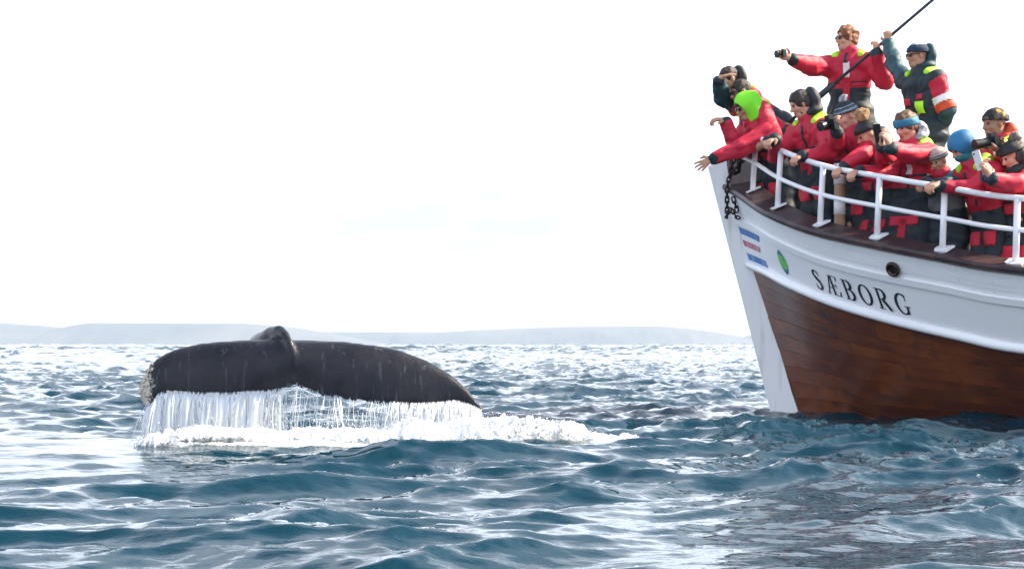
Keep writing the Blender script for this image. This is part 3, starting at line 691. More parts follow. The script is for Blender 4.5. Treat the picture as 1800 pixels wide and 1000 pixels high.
V, Q = net(whale_sdf, (wx(240), YW-.22, -.75), (wx(858), YW+1.65, .78), .0095, slack=2.2)
M_WHALE = bpy.data.materials.new('whale_skin'); m = M_WHALE; m.use_nodes = True; t = m.node_tree; b = t.nodes['Principled BSDF']; k = t.links.new
b.inputs['Roughness'].default_value = .42; b.inputs['Specular IOR Level'].default_value = .22; b.inputs['Coat Weight'].default_value = .10; b.inputs['Coat Roughness'].default_value = .10
at = t.nodes.new('ShaderNodeAttribute'); at.attribute_name = 'scar'; tcn = t.nodes.new('ShaderNodeTexCoord')
n1 = t.nodes.new('ShaderNodeTexNoise'); n1.inputs['Scale'].default_value = 5.5; n1.inputs['Detail'].default_value = 7; n1.inputs['Roughness'].default_value = .62
r1 = t.nodes.new('ShaderNodeValToRGB'); r1.color_ramp.elements[0].position = .32; r1.color_ramp.elements[0].color = (.002, .005, .011, 1); r1.color_ramp.elements[1].position = .68; r1.color_ramp.elements[1].color = (.020, .019, .025, 1)
mps = t.nodes.new('ShaderNodeMapping'); mps.inputs['Scale'].default_value = (38, 38, 3)
n3 = t.nodes.new('ShaderNodeTexNoise'); n3.inputs['Scale'].default_value = 1; n3.inputs['Detail'].default_value = 3
r3 = t.nodes.new('ShaderNodeMapRange'); r3.inputs['From Min'].default_value = .60; r3.inputs['From Max'].default_value = .82; r3.inputs['To Max'].default_value = .7
x3 = t.nodes.new('ShaderNodeMix'); x3.data_type = 'RGBA'; x3.inputs[7].default_value = (.10, .12, .15, 1)  # pale vertical streaks: scratches, plus wet highlights painted into the skin colour
n2 = t.nodes.new('ShaderNodeTexNoise'); n2.inputs['Scale'].default_value = 36; n2.inputs['Detail'].default_value = 6; n2.inputs['Roughness'].default_value = .7
ad = t.nodes.new('ShaderNodeMath'); ad.operation = 'ADD'; r2 = t.nodes.new('ShaderNodeMapRange'); r2.inputs['From Min'].default_value = .98; r2.inputs['From Max'].default_value = 1.06
x2 = t.nodes.new('ShaderNodeMix'); x2.data_type = 'RGBA'; x2.inputs[7].default_value = (.50, .45, .39, 1)
bp = t.nodes.new('ShaderNodeBump'); bp.inputs['Strength'].default_value = .35; bp.inputs['Distance'].default_value = .014
k(tcn.outputs['Object'], n1.inputs[0]); k(tcn.outputs['Object'], n2.inputs[0]); k(tcn.outputs['Object'], mps.inputs[0]); k(mps.outputs[0], n3.inputs[0])
k(n1.outputs['Fac'], r1.inputs[0]); k(n3.outputs['Fac'], r3.inputs[0]); k(r3.outputs[0], x3.inputs[0]); k(r1.outputs[0], x3.inputs[6])
k(at.outputs['Fac'], ad.inputs[0]); k(n2.outputs['Fac'], ad.inputs[1]); k(ad.outputs[0], r2.inputs[0]); k(r2.outputs[0], x2.inputs[0]); k(x3.outputs[2], x2.inputs[6]); k(x2.outputs[2], b.inputs['Base Color'])
k(n2.outputs['Fac'], bp.inputs['Height']); k(bp.outputs[0], b.inputs['Normal'])
scar = .46*np.clip(1-(V[:, 0]-wx(246))/.10, 0, 1)*np.clip(1.2-(V[:, 2]-.2)/.5, 0, 1)+.385*np.clip(1-(V[:, 0]-wx(246))/.9, 0, 1)  # pale spots near the tip, and specks painted in as wet highlights
scar = np.where(V[:, 0] > wx(835), .42, scar)
WH = mesh_obj('whale', V, Q, M_WHALE, attrs={'scar': scar}, origin=(WXN, YW, 0))
tag(WH, 'dark whale tail with broad flukes lifted out of the sea, streaming water', 'whale'); ORIG[WH.name] = (WXN, YW, 0)
mb = MB(); M_BARN = mat('barnacle', (.52, .48, .42), .8, noise=(60, (.30, .27, .23), .4, .6))
vn = vnorm(V, Q); cand = np.nonzero((V[:, 0] < wx(285)) & (V[:, 2] > .15) & (vn[:, 1] < .1) & ((V[:, 0] < wx(266)) | (V[:, 2] < .3)))[0]
for q in RNG.choice(cand, 90, replace=False): mb.ell(V[q], A(1, 1, 1)*RNG.uniform(.003, .010), 6, 4)
far = np.nonzero((vn[:, 1] < -.2) & (V[:, 2] > .3))[0]
tag(mb.build('barnacles', M_BARN, WH), kind='stuff')

# ------------------------------------------------------------------ water falling off the flukes, spray, foam
def white_water(name, alpha=None, scale=(1, 1, 1), lo=.4, hi=.6, base=(.9, .93, .95), tr=.25):
    m = bpy.data.materials.new(name); m.use_nodes = True; t = m.node_tree; b = t.nodes['Principled BSDF']; k = t.links.new
    b.inputs['Base Color'].default_value = (*base, 1); b.inputs['Roughness'].default_value = .35; b.inputs['Subsurface Weight'].default_value = 0
    tl = t.nodes.new('ShaderNodeBsdfTranslucent'); tl.inputs[0].default_value = (*base, 1); mt = t.nodes.new('ShaderNodeMixShader'); mt.inputs[0].default_value = tr
    k(b.outputs[0], mt.inputs[1]); k(tl.outputs[0], mt.inputs[2]); end = mt
    if alpha:
        c = t.nodes.new('ShaderNodeTexCoord'); mp = t.nodes.new('ShaderNodeMapping'); mp.inputs['Scale'].default_value = scale
        n = t.nodes.new('ShaderNodeTexNoise'); n.inputs['Scale'].default_value = 1; n.inputs['Detail'].default_value = 6; n.inputs['Roughness'].default_value = .65
        at = t.nodes.new('ShaderNodeAttribute'); at.attribute_name = 'cover'; ad = t.nodes.new('ShaderNodeMath'); ad.operation = 'ADD'
        r = t.nodes.new('ShaderNodeMapRange'); r.inputs['From Min'].default_value = lo; r.inputs['From Max'].default_value = hi; r.inputs['To Max'].default_value = alpha
        tp = t.nodes.new('ShaderNodeBsdfTransparent'); ma = t.nodes.new('ShaderNodeMixShader')
        k(c.outputs['Object'], mp.inputs[0]); k(mp.outputs[0], n.inputs['Vector']); k(n.outputs['Fac'], ad.inputs[0]); k(at.outputs['Fac'], ad.inputs[1]); k(ad.outputs[0], r.inputs[0])
        k(r.outputs[0], ma.inputs[0]); k(tp.outputs[0], ma.inputs[1]); k(mt.outputs[0], ma.inputs[2]); end = ma
    k(end.outputs[0], t.nodes['Material Output'].inputs['Surface']); return m
M_FALL = white_water('falling_water'); M_SHEET = white_water('falling_water_sheet', .92, (62, 62, 4.2), .93, 1.10); M_FOAM = white_water('foam', 1.0, (38, 38, 44), .74, 1.02, tr=.35)
dens_x = np.array([255, 262, 275, 300, 380, 440, 470, 495, 510, 525, 545, 570, 600, 640, 680, 720, 780, 820, 840, 852], float)
dens = np.array([.2, .9, 1, 1, .95, .9, .7, .5, .25, .3, .22, .4, .35, .3, .45, .55, .75, .7, .35, .1])
def fall_start(px):
    x = wx(px); z = float(np.interp(px, bx_, wz(bz_))); return A(float(x), float(fluke_yc(x, z))-.012, z+.006)
def water_end(x, y): 
    h, _, _ = sea(np.array([x]), np.array([y])); return float(h[0])
mb = MB(); nst = 0
clump = field(2048, 1.2, 21)[0]
while nst < 1700:
    px = RNG.uniform(256, 850); cl = clump[int((px-250)*3.2) % 2048]
    if RNG.uniform() > np.interp(px, dens_x, dens)*np.clip(.55+.6*cl, .06, 1.3): continue
    p0 = fall_start(px); p0[2] += RNG.uniform(0, .015); ze = water_end(p0[0], p0[1]-.12)-.01
    brk = RNG.uniform(.35, 1.0) if RNG.uniform() < .45 else 1.0; st = 0 if RNG.uniform() < .72 else RNG.uniform(.1, .5)
    vx, vy = RNG.normal(0, .035)-.012, -abs(RNG.normal(.06, .04)); hgt = p0[2]-ze
    if hgt < .03: continue
    tt = np.linspace(st, max(brk, st+.15), 7); r0 = RNG.uniform(.0006, .0022)*(1.35 if px < 470 else 1.0)*(2.0 if RNG.uniform() < .08 else 1)
    pts = [p0+A(vx*u_+.007*u_*math.sin(9*u_+nst), vy*math.sqrt(u_+.001), -hgt*u_**1.15) for u_ in tt]; rr = r0*np.array([.55, .8, 1, .8, 1.1, .9, .5])*RNG.uniform(.6, 1.5, 7)
    mb.tube(pts, rr, 4, cap=False); nst += 1
tag(mb.build('falling_water', M_FALL), 'white strands of water pouring off the trailing edge of the whale tail', 'water', 'stuff')
# thin sheets between the strands
mb = MB(); cov = []
for lay in range(3):
    pxs = np.linspace(258, 846, 240); rows = 14; V = []
    for a, px in enumerate(pxs):
        p0 = fall_start(px); ze = water_end(p0[0], p0[1]-.1)-.02; hgt = max(p0[2]-ze, .01); vy = -.03-.045*lay+.03*math.sin(px*.21+lay*2)+.02*math.sin(px*.63+lay)
        for q in range(rows):
            u_ = q/(rows-1); V.append(p0+A(.006*math.sin(px*.3+5*u_), vy*math.sqrt(u_), -hgt*u_**1.1)); cov.append(.12+(.16 if px < 470 else 0)+.12*max(0, u_-.6)/.4+.50*np.interp(px, dens_x, dens)*np.clip(.8+.25*clump[int((px-250)*3.2) % 2048], .4, 1.2)+.10*u_)
    mb.add(V, [(a*rows+q, a*rows+q+1, (a+1)*rows+q+1, (a+1)*rows+q) for a in range(239) for q in range(rows-1)])
tag(mb.build('falling_water_sheet', M_SHEET, attrs={'cover': np.array(cov)}), 'thin broken sheets of water falling between the white strands', 'water', 'stuff')
# drops
def drops(n, gen, rlo, rhi, name, lab):
    ico = [(0, 0, 1), (1, 0, 0), (0, 1, 0), (-1, 0, 0), (0, -1, 0), (0, 0, -1)]; fi = [(0, 1, 2), (0, 2, 3), (0, 3, 4), (0, 4, 1), (5, 2, 1), (5, 3, 2), (5, 4, 3), (5, 1, 4)]
    V = []; Fc = []; b_ = np.array(ico, float)
    for k_ in range(n):
        p = gen(); V.append(p+b_*(rlo*(rhi/rlo)**(RNG.uniform()**2))*A(1, 1, RNG.uniform(1, 1.8))); Fc.append(np.array(fi)+6*k_)
    tag(mesh_obj(name, np.concatenate(V), np.concatenate(Fc), M_FALL), lab, 'spray', 'stuff')
def g1():
    if RNG.uniform() < .75:
        px = 256+RNG.beta(1.1, 1.8)*595; p0 = fall_start(px); u_ = RNG.uniform()**.7; return p0+A(RNG.normal(0, .02), -abs(RNG.normal(.09, .06))*u_, -u_*p0[2]*1.02)
    x = RNG.uniform(wx(262), wx(1000)); return A(x, RNG.normal(10.68, .12)+.15*(x+1.3), abs(RNG.normal(.03, .07)))
drops(9000, g1, .0012, .0048, 'spray', 'fine white spray drops flung round the falling water')
# heaped foam
def foam_heap():
    nx, ny = 520, 190; x = np.linspace(-2.25, 1.05, nx); y = np.linspace(9.95, 11.8, ny); Xg, Yg = np.meshgrid(x, y, indexing='ij')
    ax_ = np.array([-2.2, -2.1, -1.9, -1.6, -1.3, -1.0, -.6, -.2, .1, .35, .6, .85, 1.05]); yc = np.array([10.5, 10.5, 10.52, 10.56, 10.62, 10.68, 10.72, 10.8, 10.9, 11.02, 11.15, 11.3, 11.4])
    wd = np.array([.02, .10, .17, .17, .16, .2, .27, .3, .28, .26, .2, .13, .03]); ht = np.array([0, .06, .09, .08, .065, .085, .115, .16, .165, .13, .085, .04, 0])
    c = np.interp(Xg, ax_, yc)+.05*samp(FC, Xg, Yg*0, 2.3); W_ = np.interp(Xg, ax_, wd)*(1+.25*samp(FC, Xg, Yg*0+1.1, 1.3)); d = np.clip(1-((Yg-c)/W_)**2, 0, 1)
    n_ = .9+.18*samp(FA, Xg, Yg, 2.6)+.05*samp(FB, Xg, Yg, 1.3); hh = d**.6*np.interp(Xg, ax_, ht)*np.clip(n_, .2, 1.5)
    h0, dx, dy = sea(Xg, Yg); Z = h0+hh+.006*samp(FB, Xg, Yg, .6)*(d > 0)-.014
    cover = np.clip(d*1.1, 0, .50)+.09*samp(FA, Xg, Yg, .9)+.05*samp(FB, Xg, Yg, .5)-.06*(hh < .02)
    V = np.stack([Xg+dx, Yg+dy, Z], -1).reshape(-1, 3); i = np.arange(nx-1)[:, None]*ny; j = np.arange(ny-1)[None]
    Q = np.stack([i+j, i+ny+j, i+ny+j+1, i+j+1], -1).reshape(-1, 4); keep = (d.ravel()[Q] > .02).any(1); Q = Q[keep]
    us = np.unique(Q); mp = -np.ones(len(V), int); mp[us] = np.arange(len(us))
    tag(mesh_obj('foam', V[us], mp[Q], M_FOAM, attrs={'cover': cover.ravel()[us]}), 'heap of churned white foam along the foot of the whale tail', 'foam', 'stuff')
foam_heap()
# ------------------------------------------------------------------ people
def cloth(name, col, c2=None, rough=.62): return mat(name, col, rough, noise=(3.2, c2 or tuple(v*.72 for v in col), .42, .68), bump=(7.5, .55, .022), crease=True)
M_RED = cloth('suit_red', (.53, .009, .040), (.42, .006, .034)); M_NAVY = cloth('suit_navy', (.006, .016, .024), (.010, .026, .036)); M_TEAL = cloth('suit_dark_teal', (.010, .045, .060), (.02, .075, .09))
M_NEON = cloth('neon_yellow_green', (.42, .85, .03), (.33, .75, .02)); M_LIME = cloth('hood_lime', (.22, .85, .02), (.16, .7, .015)); M_STRIPE = mat('reflective_white', (.78, .78, .80), .4)
M_BLACK = mat('black_plastic', (.008, .008, .010), .35); M_GREYF = cloth('grey_fabric', (.10, .105, .115), (.17, .175, .18)); M_CHAR = cloth('charcoal_hood', (.012, .017, .022), (.02, .027, .033))
M_ORANGE = cloth('suit_orange', (.62, .07, .02)); M_BLUEK = cloth('knit_blue', (.02, .16, .32), (.014, .11, .25)); M_TEALK = cloth('knit_teal', (.02, .17, .21), (.015, .12, .16))
M_NAVYK = cloth('knit_navy', (.010, .028, .065), (.007, .02, .05)); M_BLKK = cloth('knit_black', (.008, .010, .013), (.015, .018, .02)); M_FUR = mat('fur_tan', (.42, .27, .13), .9, noise=(30, (.25, .15, .07), .4, .6), bump=(70, .8, .02))
M_FURG = mat('fur_grey', (.22, .19, .18), .9, noise=(30, (.09, .075, .07), .4, .6), bump=(70, .8, .02)); M_FURW = mat('fur_white', (.55, .56, .6), .9, noise=(30, (.2, .22, .25), .4, .6), bump=(70, .8, .02))
M_EYE = mat('eye_dark', (.03, .022, .018), .2); M_BOOT = mat('boot_black', (.010, .010, .012), .5); M_LENS = mat('sunglass_lens', (.006, .006, .008), .08)
SKIN = {'fair': mat('skin_fair', (.56, .30, .20), .5, noise=(16, (.50, .22, .15), .45, .7)), 'tan': mat('skin_tan', (.44, .235, .145), .5, noise=(16, (.40, .18, .11), .45, .7)), 'brown': mat('skin_brown', (.30, .155, .095), .5, noise=(16, (.26, .12, .075), .45, .7))}
M_LIP = mat('lips', (.36, .12, .10), .45)
HAIR = {'dark': mat('hair_dark', (.016, .011, .009), .55, noise=(45, (.05, .035, .028), .45, .65), bump=(90, .6, .01)), 'ginger': mat('hair_ginger', (.26, .085, .022), .55, noise=(38, (.10, .032, .012), .42, .62), bump=(80, .7, .012)), 'brown': mat('hair_brown', (.13, .06, .03), .55, noise=(45, (.06, .03, .016), .45, .65), bump=(90, .6, .01))}
def knit(name, base, bandc, c3, st=None):
    """knitted bands by height on the hat itself"""
    m = bpy.data.materials.new(name); m.use_nodes = True; t = m.node_tree; b = t.nodes['Principled BSDF']; k = t.links.new
    at = t.nodes.new('ShaderNodeAttribute'); at.attribute_name = 'up'; r = t.nodes.new('ShaderNodeValToRGB'); r.color_ramp.interpolation = 'CONSTANT'
    st = st or [(0, base), (.22, bandc), (.30, c3), (.38, bandc), (.46, base), (.54, c3), (.60, base)]
    e = r.color_ramp.elements; e[0].position = 0; e[0].color = (*st[0][1], 1); e[1].position = st[1][0]; e[1].color = (*st[1][1], 1)
    for p, c in st[2:]: q = e.new(p); q.color = (*c, 1)
    n = t.nodes.new('ShaderNodeTexNoise'); n.inputs['Scale'].default_value = 60; c = t.nodes.new('ShaderNodeTexCoord'); k(c.outputs['Object'], n.inputs[0])
    ad = t.nodes.new('ShaderNodeMath'); ad.operation = 'MULTIPLY_ADD'; ad.inputs[1].default_value = .16; ad2 = t.nodes.new('ShaderNodeMath'); ad2.operation = 'SUBTRACT'; ad2.inputs[1].default_value = .08
    k(n.outputs['Fac'], ad.inputs[0]); k(at.outputs['Fac'], ad.inputs[2]); k(ad.outputs[0], ad2.inputs[0]); k(ad2.outputs[0], r.inputs[0]); k(r.outputs[0], b.inputs['Base Color']); b.inputs['Roughness'].default_value = .85
    bp = t.nodes.new('ShaderNodeBump'); bp.inputs['Strength'].default_value = .5; bp.inputs['Distance'].default_value = .01; k(n.outputs['Fac'], bp.inputs['Height']); k(bp.outputs[0], b.inputs['Normal']); return m
M_KNITB = knit('knit_black_white', (.012, .02, .028), (.05, .09, .12), (.22, .27, .32)); M_KNITG = knit('knit_beige_grey', (.42, .34, .30), (.10, .10, .11), (.30, .27, .27))
M_KNITN = knit('knit_navy_white', None, None, None, [(0, (.010, .028, .065)), (.66, (.62, .63, .66)), (.72, (.03, .03, .04)), (.76, (.62, .63, .66)), (.84, (.03, .03, .04)), (.88, (.6, .6, .63))])
def camo():
    m = mat('camo_print', (.025, .022, .022), .8, bump=(60, .4, .006)); t = m.node_tree; b = t.nodes['Principled BSDF']; v = t.nodes.new('ShaderNodeTexVoronoi'); v.inputs['Scale'].default_value = 26
    r = t.nodes.new('ShaderNodeValToRGB'); r.color_ramp.interpolation = 'CONSTANT'; e = r.color_ramp.elements; e[0].color = (.014, .013, .016, 1); e[1].position = .38; e[1].color = (.10, .075, .055, 1)
    for p, c in ((.58, (.03, .03, .045)), (.72, (.24, .20, .17)), (.82, (.012, .012, .014)), (.92, (.42, .24, .04))): q = e.new(p); q.color = (*c, 1)
    s = t.nodes.new('ShaderNodeSeparateColor'); c = t.nodes.new('ShaderNodeTexCoord'); t.links.new(c.outputs['Object'], v.inputs['Vector']); t.links.new(v.outputs['Color'], s.inputs[0]); t.links.new(s.outputs[0], r.inputs[0]); t.links.new(r.outputs[0], b.inputs['Base Color']); return m
M_CAMO = camo()
GROUP = 'whale watchers in red flotation suits on the bow'

def ik(a, b_, l1, l2, hint):
    d = b_-a; L_ = np.linalg.norm(d); mx = (l1+l2)*.995
    if L_ > mx: b_ = a+d/L_*mx; L_ = mx; d = b_-a
    u = d/L_; c = (l1*l1-l2*l2+L_*L_)/(2*L_); h = math.sqrt(max(l1*l1-c*c, 0)); n = hint-u*(hint@u); return a+u*c+unit(n)*h, b_
class Person: pass
def hand_prims(W, d, n, S, curl, thumb, spread=.0):
    """palm, four unequal fingers with two bends each and a side thumb; d along the hand, n the way the palm faces"""
    d = unit(d); n = unit(n-d*(n@d)); sd = np.cross(d, n)*thumb; pr = []
    for o_, l_ in ((-.026, .074), (-.009, .084), (.009, .082), (.026, .070)):
        pr.append((W, W+d*l_*S+sd*o_*S, .021*S, .0145*S, .012))
    ln = [.062, .078, .084, .076]; of = [-.032, -.011, .011, .032]
    for k_ in range(4):
        p = W+d*(.080+.006*(k_ in (1, 2)))*S+sd*of[k_]*S; a = curl*.55+.06*k_*curl; cur = p; dirn = unit(d+sd*of[k_]*spread*12); r = .0112*S
        for j, fr in enumerate((.45, .31, .24)):
            ca, sa_ = math.cos(a), math.sin(a); dv = dirn*ca+n*sa_; nx = cur+dv*ln[k_]*fr*S; pr.append((cur, nx, r, r*.9, .004)); cur = nx; r *= .9; a += curl*.85
    p = W+d*.022*S+sd*.030*S; q = p+(sd*.75+d*.55+n*.25*curl)*.042*S; pr.append((p, q, .015*S, .0125*S, .012)); pr.append((q, q+unit(d*.9+n*.8*curl+sd*.1)*.034*S, .0122*S, .0095*S, .006))
    return pr
def face_idx(V, Q, fn): c = V[Q].mean(1); return fn(c)
def patch(P_, src, name, m, fn, off=.006, label=None):
    V, Q, N_ = src; c = V[Q].mean(1); nf = N_[Q].mean(1); keep = fn(c, nf); q = Q[keep]
    if len(q) < 3: return None
    us = np.unique(q); mp = -np.ones(len(V), int); mp[us] = np.arange(len(us)); q = mp[q]; v = V[us]+N_[us]*off; v0 = V[us]-N_[us]*.004; n = len(us)
    ed = np.concatenate([q[:, [a, (a+1) % 4]] for a in range(4)]); es = {}
    for a, c_ in ed: es[(a, c_)] = 1
    rim = [(c_, a, a+n, c_+n) for (a, c_) in es if (c_, a) not in es]
    o = mesh_obj(name, np.concatenate([v, v0]), np.concatenate([q, np.array(rim)]), m, None, P_.root, True)
    if label: o['label'] = label
    return o
def person(label, head, hyaw, hpitch, byaw, lean, ground, S=1.0, skin='tan', hands=(None, None), hint=(None, None), palms=(None, None), curls=(.9, .9), hair=None, hat=None, hood=None, collar=M_NEON, glasses=False,
           sleeves=(M_RED, M_RED), low=.44, lowm=M_NAVY, topm=M_RED, legm=M_NAVY, leglow=None, extras=(), beard=None, headside=0., stance=.11, spread=(0, 0), leandir=None, chest=None, cuffs=M_NAVY, fore=(None, None)):
    P_ = Person(); f = A(-math.cos(math.radians(byaw)), -math.sin(math.radians(byaw)), 0); l = A(-f[1], f[0], 0)
    fl = f if leandir is None else A(-math.cos(math.radians(leandir)), -math.sin(math.radians(leandir)), 0)
    la = math.radians(lean); td = ZUP*math.cos(la)+fl*math.sin(la); tf = unit(f-td*(f@td)); tl = np.cross(td, tf)
    if tl@l < 0: tl = -tl
    hf0 = A(-math.cos(math.radians(hyaw)), -math.sin(math.radians(hyaw)), 0); hp = math.radians(hpitch); hf = hf0*math.cos(hp)-ZUP*math.sin(hp); hu = ZUP*math.cos(hp)+hf0*math.sin(hp); hl = np.cross(hu, hf); hl = hl if hl@A(-hf0[1], hf0[0], 0) > 0 else -hl
    if headside: 
        c_, s_ = math.cos(headside), math.sin(headside); hu, hl = hu*c_+hl*s_, hl*c_-hu*s_
    HS = S*.87; Hc = PT(head[0], head[1]-4, head[2]); N0 = Hc-S*(.115*hu+.068*(ZUP*math.cos(la*.8)+fl*math.sin(la*.8)))-hf0*.028*S
    pel = N0-td*.50*S; gz = float(zdeck((pel[0]-X0)*CA-(pel[1]-Y0)*SA)) if ground is None else ground
    root = thing('person', label, 'person', (float(pel[0]), float(pel[1]), gz), GROUP); P_.root = root; P_.pel, P_.td, P_.tf, P_.tl, P_.N, P_.S, P_.Hc, P_.hf, P_.hl, P_.hu = pel, td, tf, tl, N0, S, Hc, hf, hl, hu
    Lg = pel[2]-.02-gz; LOGP.append((label[:34], round(float(Lg/S), 2), [round(float(q), 2) for q in ((pel[0]-X0)*CA-(pel[1]-Y0)*SA, -(pel[0]-X0)*SA-(pel[1]-Y0)*CA)]))
    # arms
    sh = []; el = []; wr = []; hd_ = []
    for k_, sg in enumerate((-1, 1)):                                   # 0 right, 1 left
        a = N0-td*.055*S+tl*sg*.185*S
        tgt = PT(*hands[k_]) if hands[k_] is not None else pel+tl*sg*.27*S+f*.12*S+ZUP*.02
        reach = .56*S; d = tgt-a
        if np.linalg.norm(d) > reach*1.0: 
            a = a+unit(d)*min(np.linalg.norm(d)-reach, .07)
        h_ = A(*hint[k_]) if hint[k_] is not None else (tl*sg*.6-ZUP*.8-f*.3)
        e_, w_ = ik(a, tgt, .29*S, .27*S, h_); sh.append(a); el.append(e_); wr.append(w_); P_.sh, P_.el, P_.wr = sh, el, wr
    bp_ = []                                                            # body prims: (a, b, ra, rb, k)
    bp_ += [(pel, N0-td*.08*S, .08*S, .075*S, .05)]
    for k_, sg in enumerate((-1, 1)):
        bp_ += [(N0-td*.08*S, sh[k_], .05*S, .045*S, .04), (sh[k_], el[k_], .045*S, .036*S, .02), (el[k_], wr[k_], .036*S, .026*S, .02)]
        pn = A(*palms[k_]) if palms[k_] is not None else A(0, 0, -1.); hd = unit(wr[k_]-el[k_])
        if isinstance(curls[k_], tuple): cu, hd = curls[k_][0], unit(A(*curls[k_][1]))
        else: cu = curls[k_]
        bp_ += hand_prims(wr[k_], hd, pn, S*.96, cu, -sg, spread[k_]); hd_.append(hd)
    P_.hd = hd_
    LX = lambda x, y, z: Hc+HS*(hl*x+hf*y+hu*z)
    R = np.stack([hl, hf, hu])
    def headd(p):
        q = (p-Hc)@R.T/HS
        d = elld(q, A(0, -.014, .035), (.076, .097, .088)); d = smin(d, elld(q, A(0, .018, -.028), (.063, .074, .088)), .02)
        d = smin(d, elld(q, A(0, .052, -.096), (.034, .034, .027)), .03); d = smin(d, cone(q, A(-.045, .0, -.06), A(-.02, .05, -.10), .022, .022), .025); d = smin(d, cone(q, A(.045, .0, -.06), A(.02, .05, -.10), .022, .022), .025)
        d = smin(d, elld(q, A(0, .080, .026), (.052, .017, .012)), .015)
        for sg in (-1, 1):
            d = smin(d, elld(q, A(sg*.040, .058, -.03), (.025, .025, .024)), .02); d = smax(d, -elld(q, A(sg*.030, .106, .004), (.017, .020, .012)), .012)
            d = smin(d, elld(q, A(sg*.078, -.006, -.008), (.011, .022, .033)), .008)
        d = smin(d, cone(q, A(0, .086, .010), A(0, .112, -.030), .009, .0135), .012); d = smin(d, elld(q, A(0, .096, -.036), (.019, .014, .010)), .01)
        d = smin(d, elld(q, A(0, .088, -.062), (.024, .012, .008)), .008); d = smin(d, elld(q, A(0, .084, -.076), (.022, .012, .008)), .008)
        return d*HS
    def bodyd(p):
        d = headd(p); d = smin(d, cone(p, LX(0, -.02, -.06), N0-td*.03*S, .054*S, .062*S), .025)
        for a, b_, ra, rb, k_ in bp_: d = smin(d, cone(p, a, b_, ra, rb), k_)
        return d
    pts = np.array([q for pr in bp_ for q in pr[:2]]+[LX(x, y, z) for x in (-.1, .1) for y in (-.12, .13) for z in (-.14, .13)])
    V, Q = net(bodyd, pts.min(0)-.06, pts.max(0)+.06, .0068, slack=1.6)
    def bi(c):
        q = (c-Hc)@R.T/HS; return np.where((np.abs(q[:, 0]) < .024) & (q[:, 1] > .075) & (np.abs(q[:, 2]+.069) < .013), 1, 0)
    mesh_obj('body', V, Q, [SKIN[skin], M_LIP], face_idx(V, Q, bi), root)
    for sg in (-1, 1):
        if not glasses:
            mb = MB(); mb.ell(LX(sg*.030, .0835, .003), A(1, 1, 1)*.0100*HS, 10, 7); mb.build('eye', M_EYE, root)
    # suit top
    jp = []
    for sg in (-1, 1):
        jp += [(N0-td*.10*S+tl*sg*.085*S, pel+tl*sg*.075*S, .100*S, .114*S, .06), (N0-td*.045*S, N0-td*.06*S+tl*sg*.12*S, .085*S, .085*S, .05)]
    for k_, sg in enumerate((-1, 1)):
        jp += [(N0-td*.06*S+tl*sg*.10*S, sh[k_], .08*S, .076*S, .05), (sh[k_], el[k_], .080*S, .070*S, .035), (el[k_], wr[k_]-unit(wr[k_]-el[k_])*.02, .070*S, .050*S, .03)]
    jp += [(N0-td*.05*S, N0+unit(LX(0, -.02, -.06)-N0)*.05*S, .088*S, .078*S, .03)]
    def jd(p):
        d = None
        for a, b_, ra, rb, k_ in jp: q = cone(p, a, b_, ra, rb); d = q if d is None else smin(d, q, k_)
        u = (p-pel)@td; fold = .0045*np.sin(u*52+3*wrk(p, 5)+2*((p-pel)@tl)*9)
        cre = .011*(1-np.abs(wrk(p*np.array([1., 1., 1.7]), 9)))**4+.007*(1-np.abs(wrk(p*np.array([1., 1., 1.6])+3.1, 19)))**4; hem = .012*np.exp(-((u/.5/S-.30)/.10)**2)
        return d+1.6*fold*np.clip(wrk(p, 4)+.4, 0, 1)+.0065*wrk(p, 12)+cre-.010+.0035*wrk(p, 36)+hem
    pts = np.array([q for pr in jp for q in pr[:2]]); V, Q = net(jd, pts.min(0)-.15, pts.max(0)+.15, .0105, slack=1.6)
    mats = [topm, lowm, sleeves[0], sleeves[1], cuffs, fore[0] or sleeves[0], fore[1] or sleeves[1]]
    def ji(c):
        da = []
        for k_ in range(2): da.append(np.minimum(cone(c, sh[k_]+(el[k_]-sh[k_])*.18, el[k_], .080*S, .070*S), cone(c, el[k_], wr[k_], .070*S, .050*S)))
        dt = np.minimum(cone(c, jp[0][0], jp[0][1], .100*S, .114*S), cone(c, jp[2][0], jp[2][1], .100*S, .114*S)); r = np.zeros(len(c), int); u = ((c-pel)@td)/(.5*S); r[u < low] = 1
        for k_ in range(2): r[(da[k_] < dt) & (da[k_] < .03)] = 2+k_
        for k_ in range(2):
            if fore[k_] is not None: r[(r == 2+k_) & (cone(c, el[k_], wr[k_], .070*S, .050*S) < cone(c, sh[k_], el[k_]-(el[k_]-sh[k_])*.1, .080*S, .070*S))] = 5+k_
        for k_ in range(2): r[np.linalg.norm(c-wr[k_], axis=1) < .062*S] = 4
        return r
    N_ = vnorm(V, Q); mesh_obj('suit_jacket', V, Q, mats, face_idx(V, Q, ji), root); P_.jk = (V, Q, N_)
    arm_of = lambda c: np.minimum.reduce([np.minimum(cone(c, sh[k_]+(el[k_]-sh[k_])*.25, el[k_], .080*S, .070*S), cone(c, el[k_], wr[k_], .070*S, .050*S)) for k_ in range(2)])
    def chestp(l0, l1, u0, u1):
        def g_(c, nf):
            u = ((c-pel)@td)/(.5*S); x = ((c-pel)@tl)/S; return (x > l0) & (x < l1) & (u > u0) & (u < u1) & (nf@tf > .15) & (arm_of(c) > .012)
        return g_
    def armp(k_, t0, t1):
        def g_(c, nf):
            ab = el[k_]-sh[k_]; t_ = ((c-sh[k_])@ab)/(ab@ab); return (t_ > t0) & (t_ < t1) & (cone(c, sh[k_], el[k_], .080*S, .070*S) < .025)
        return g_
    # legs
    hip = [pel+l*sg*.085*S-ZUP*.03 for sg in (-1, 1)]; lp = []
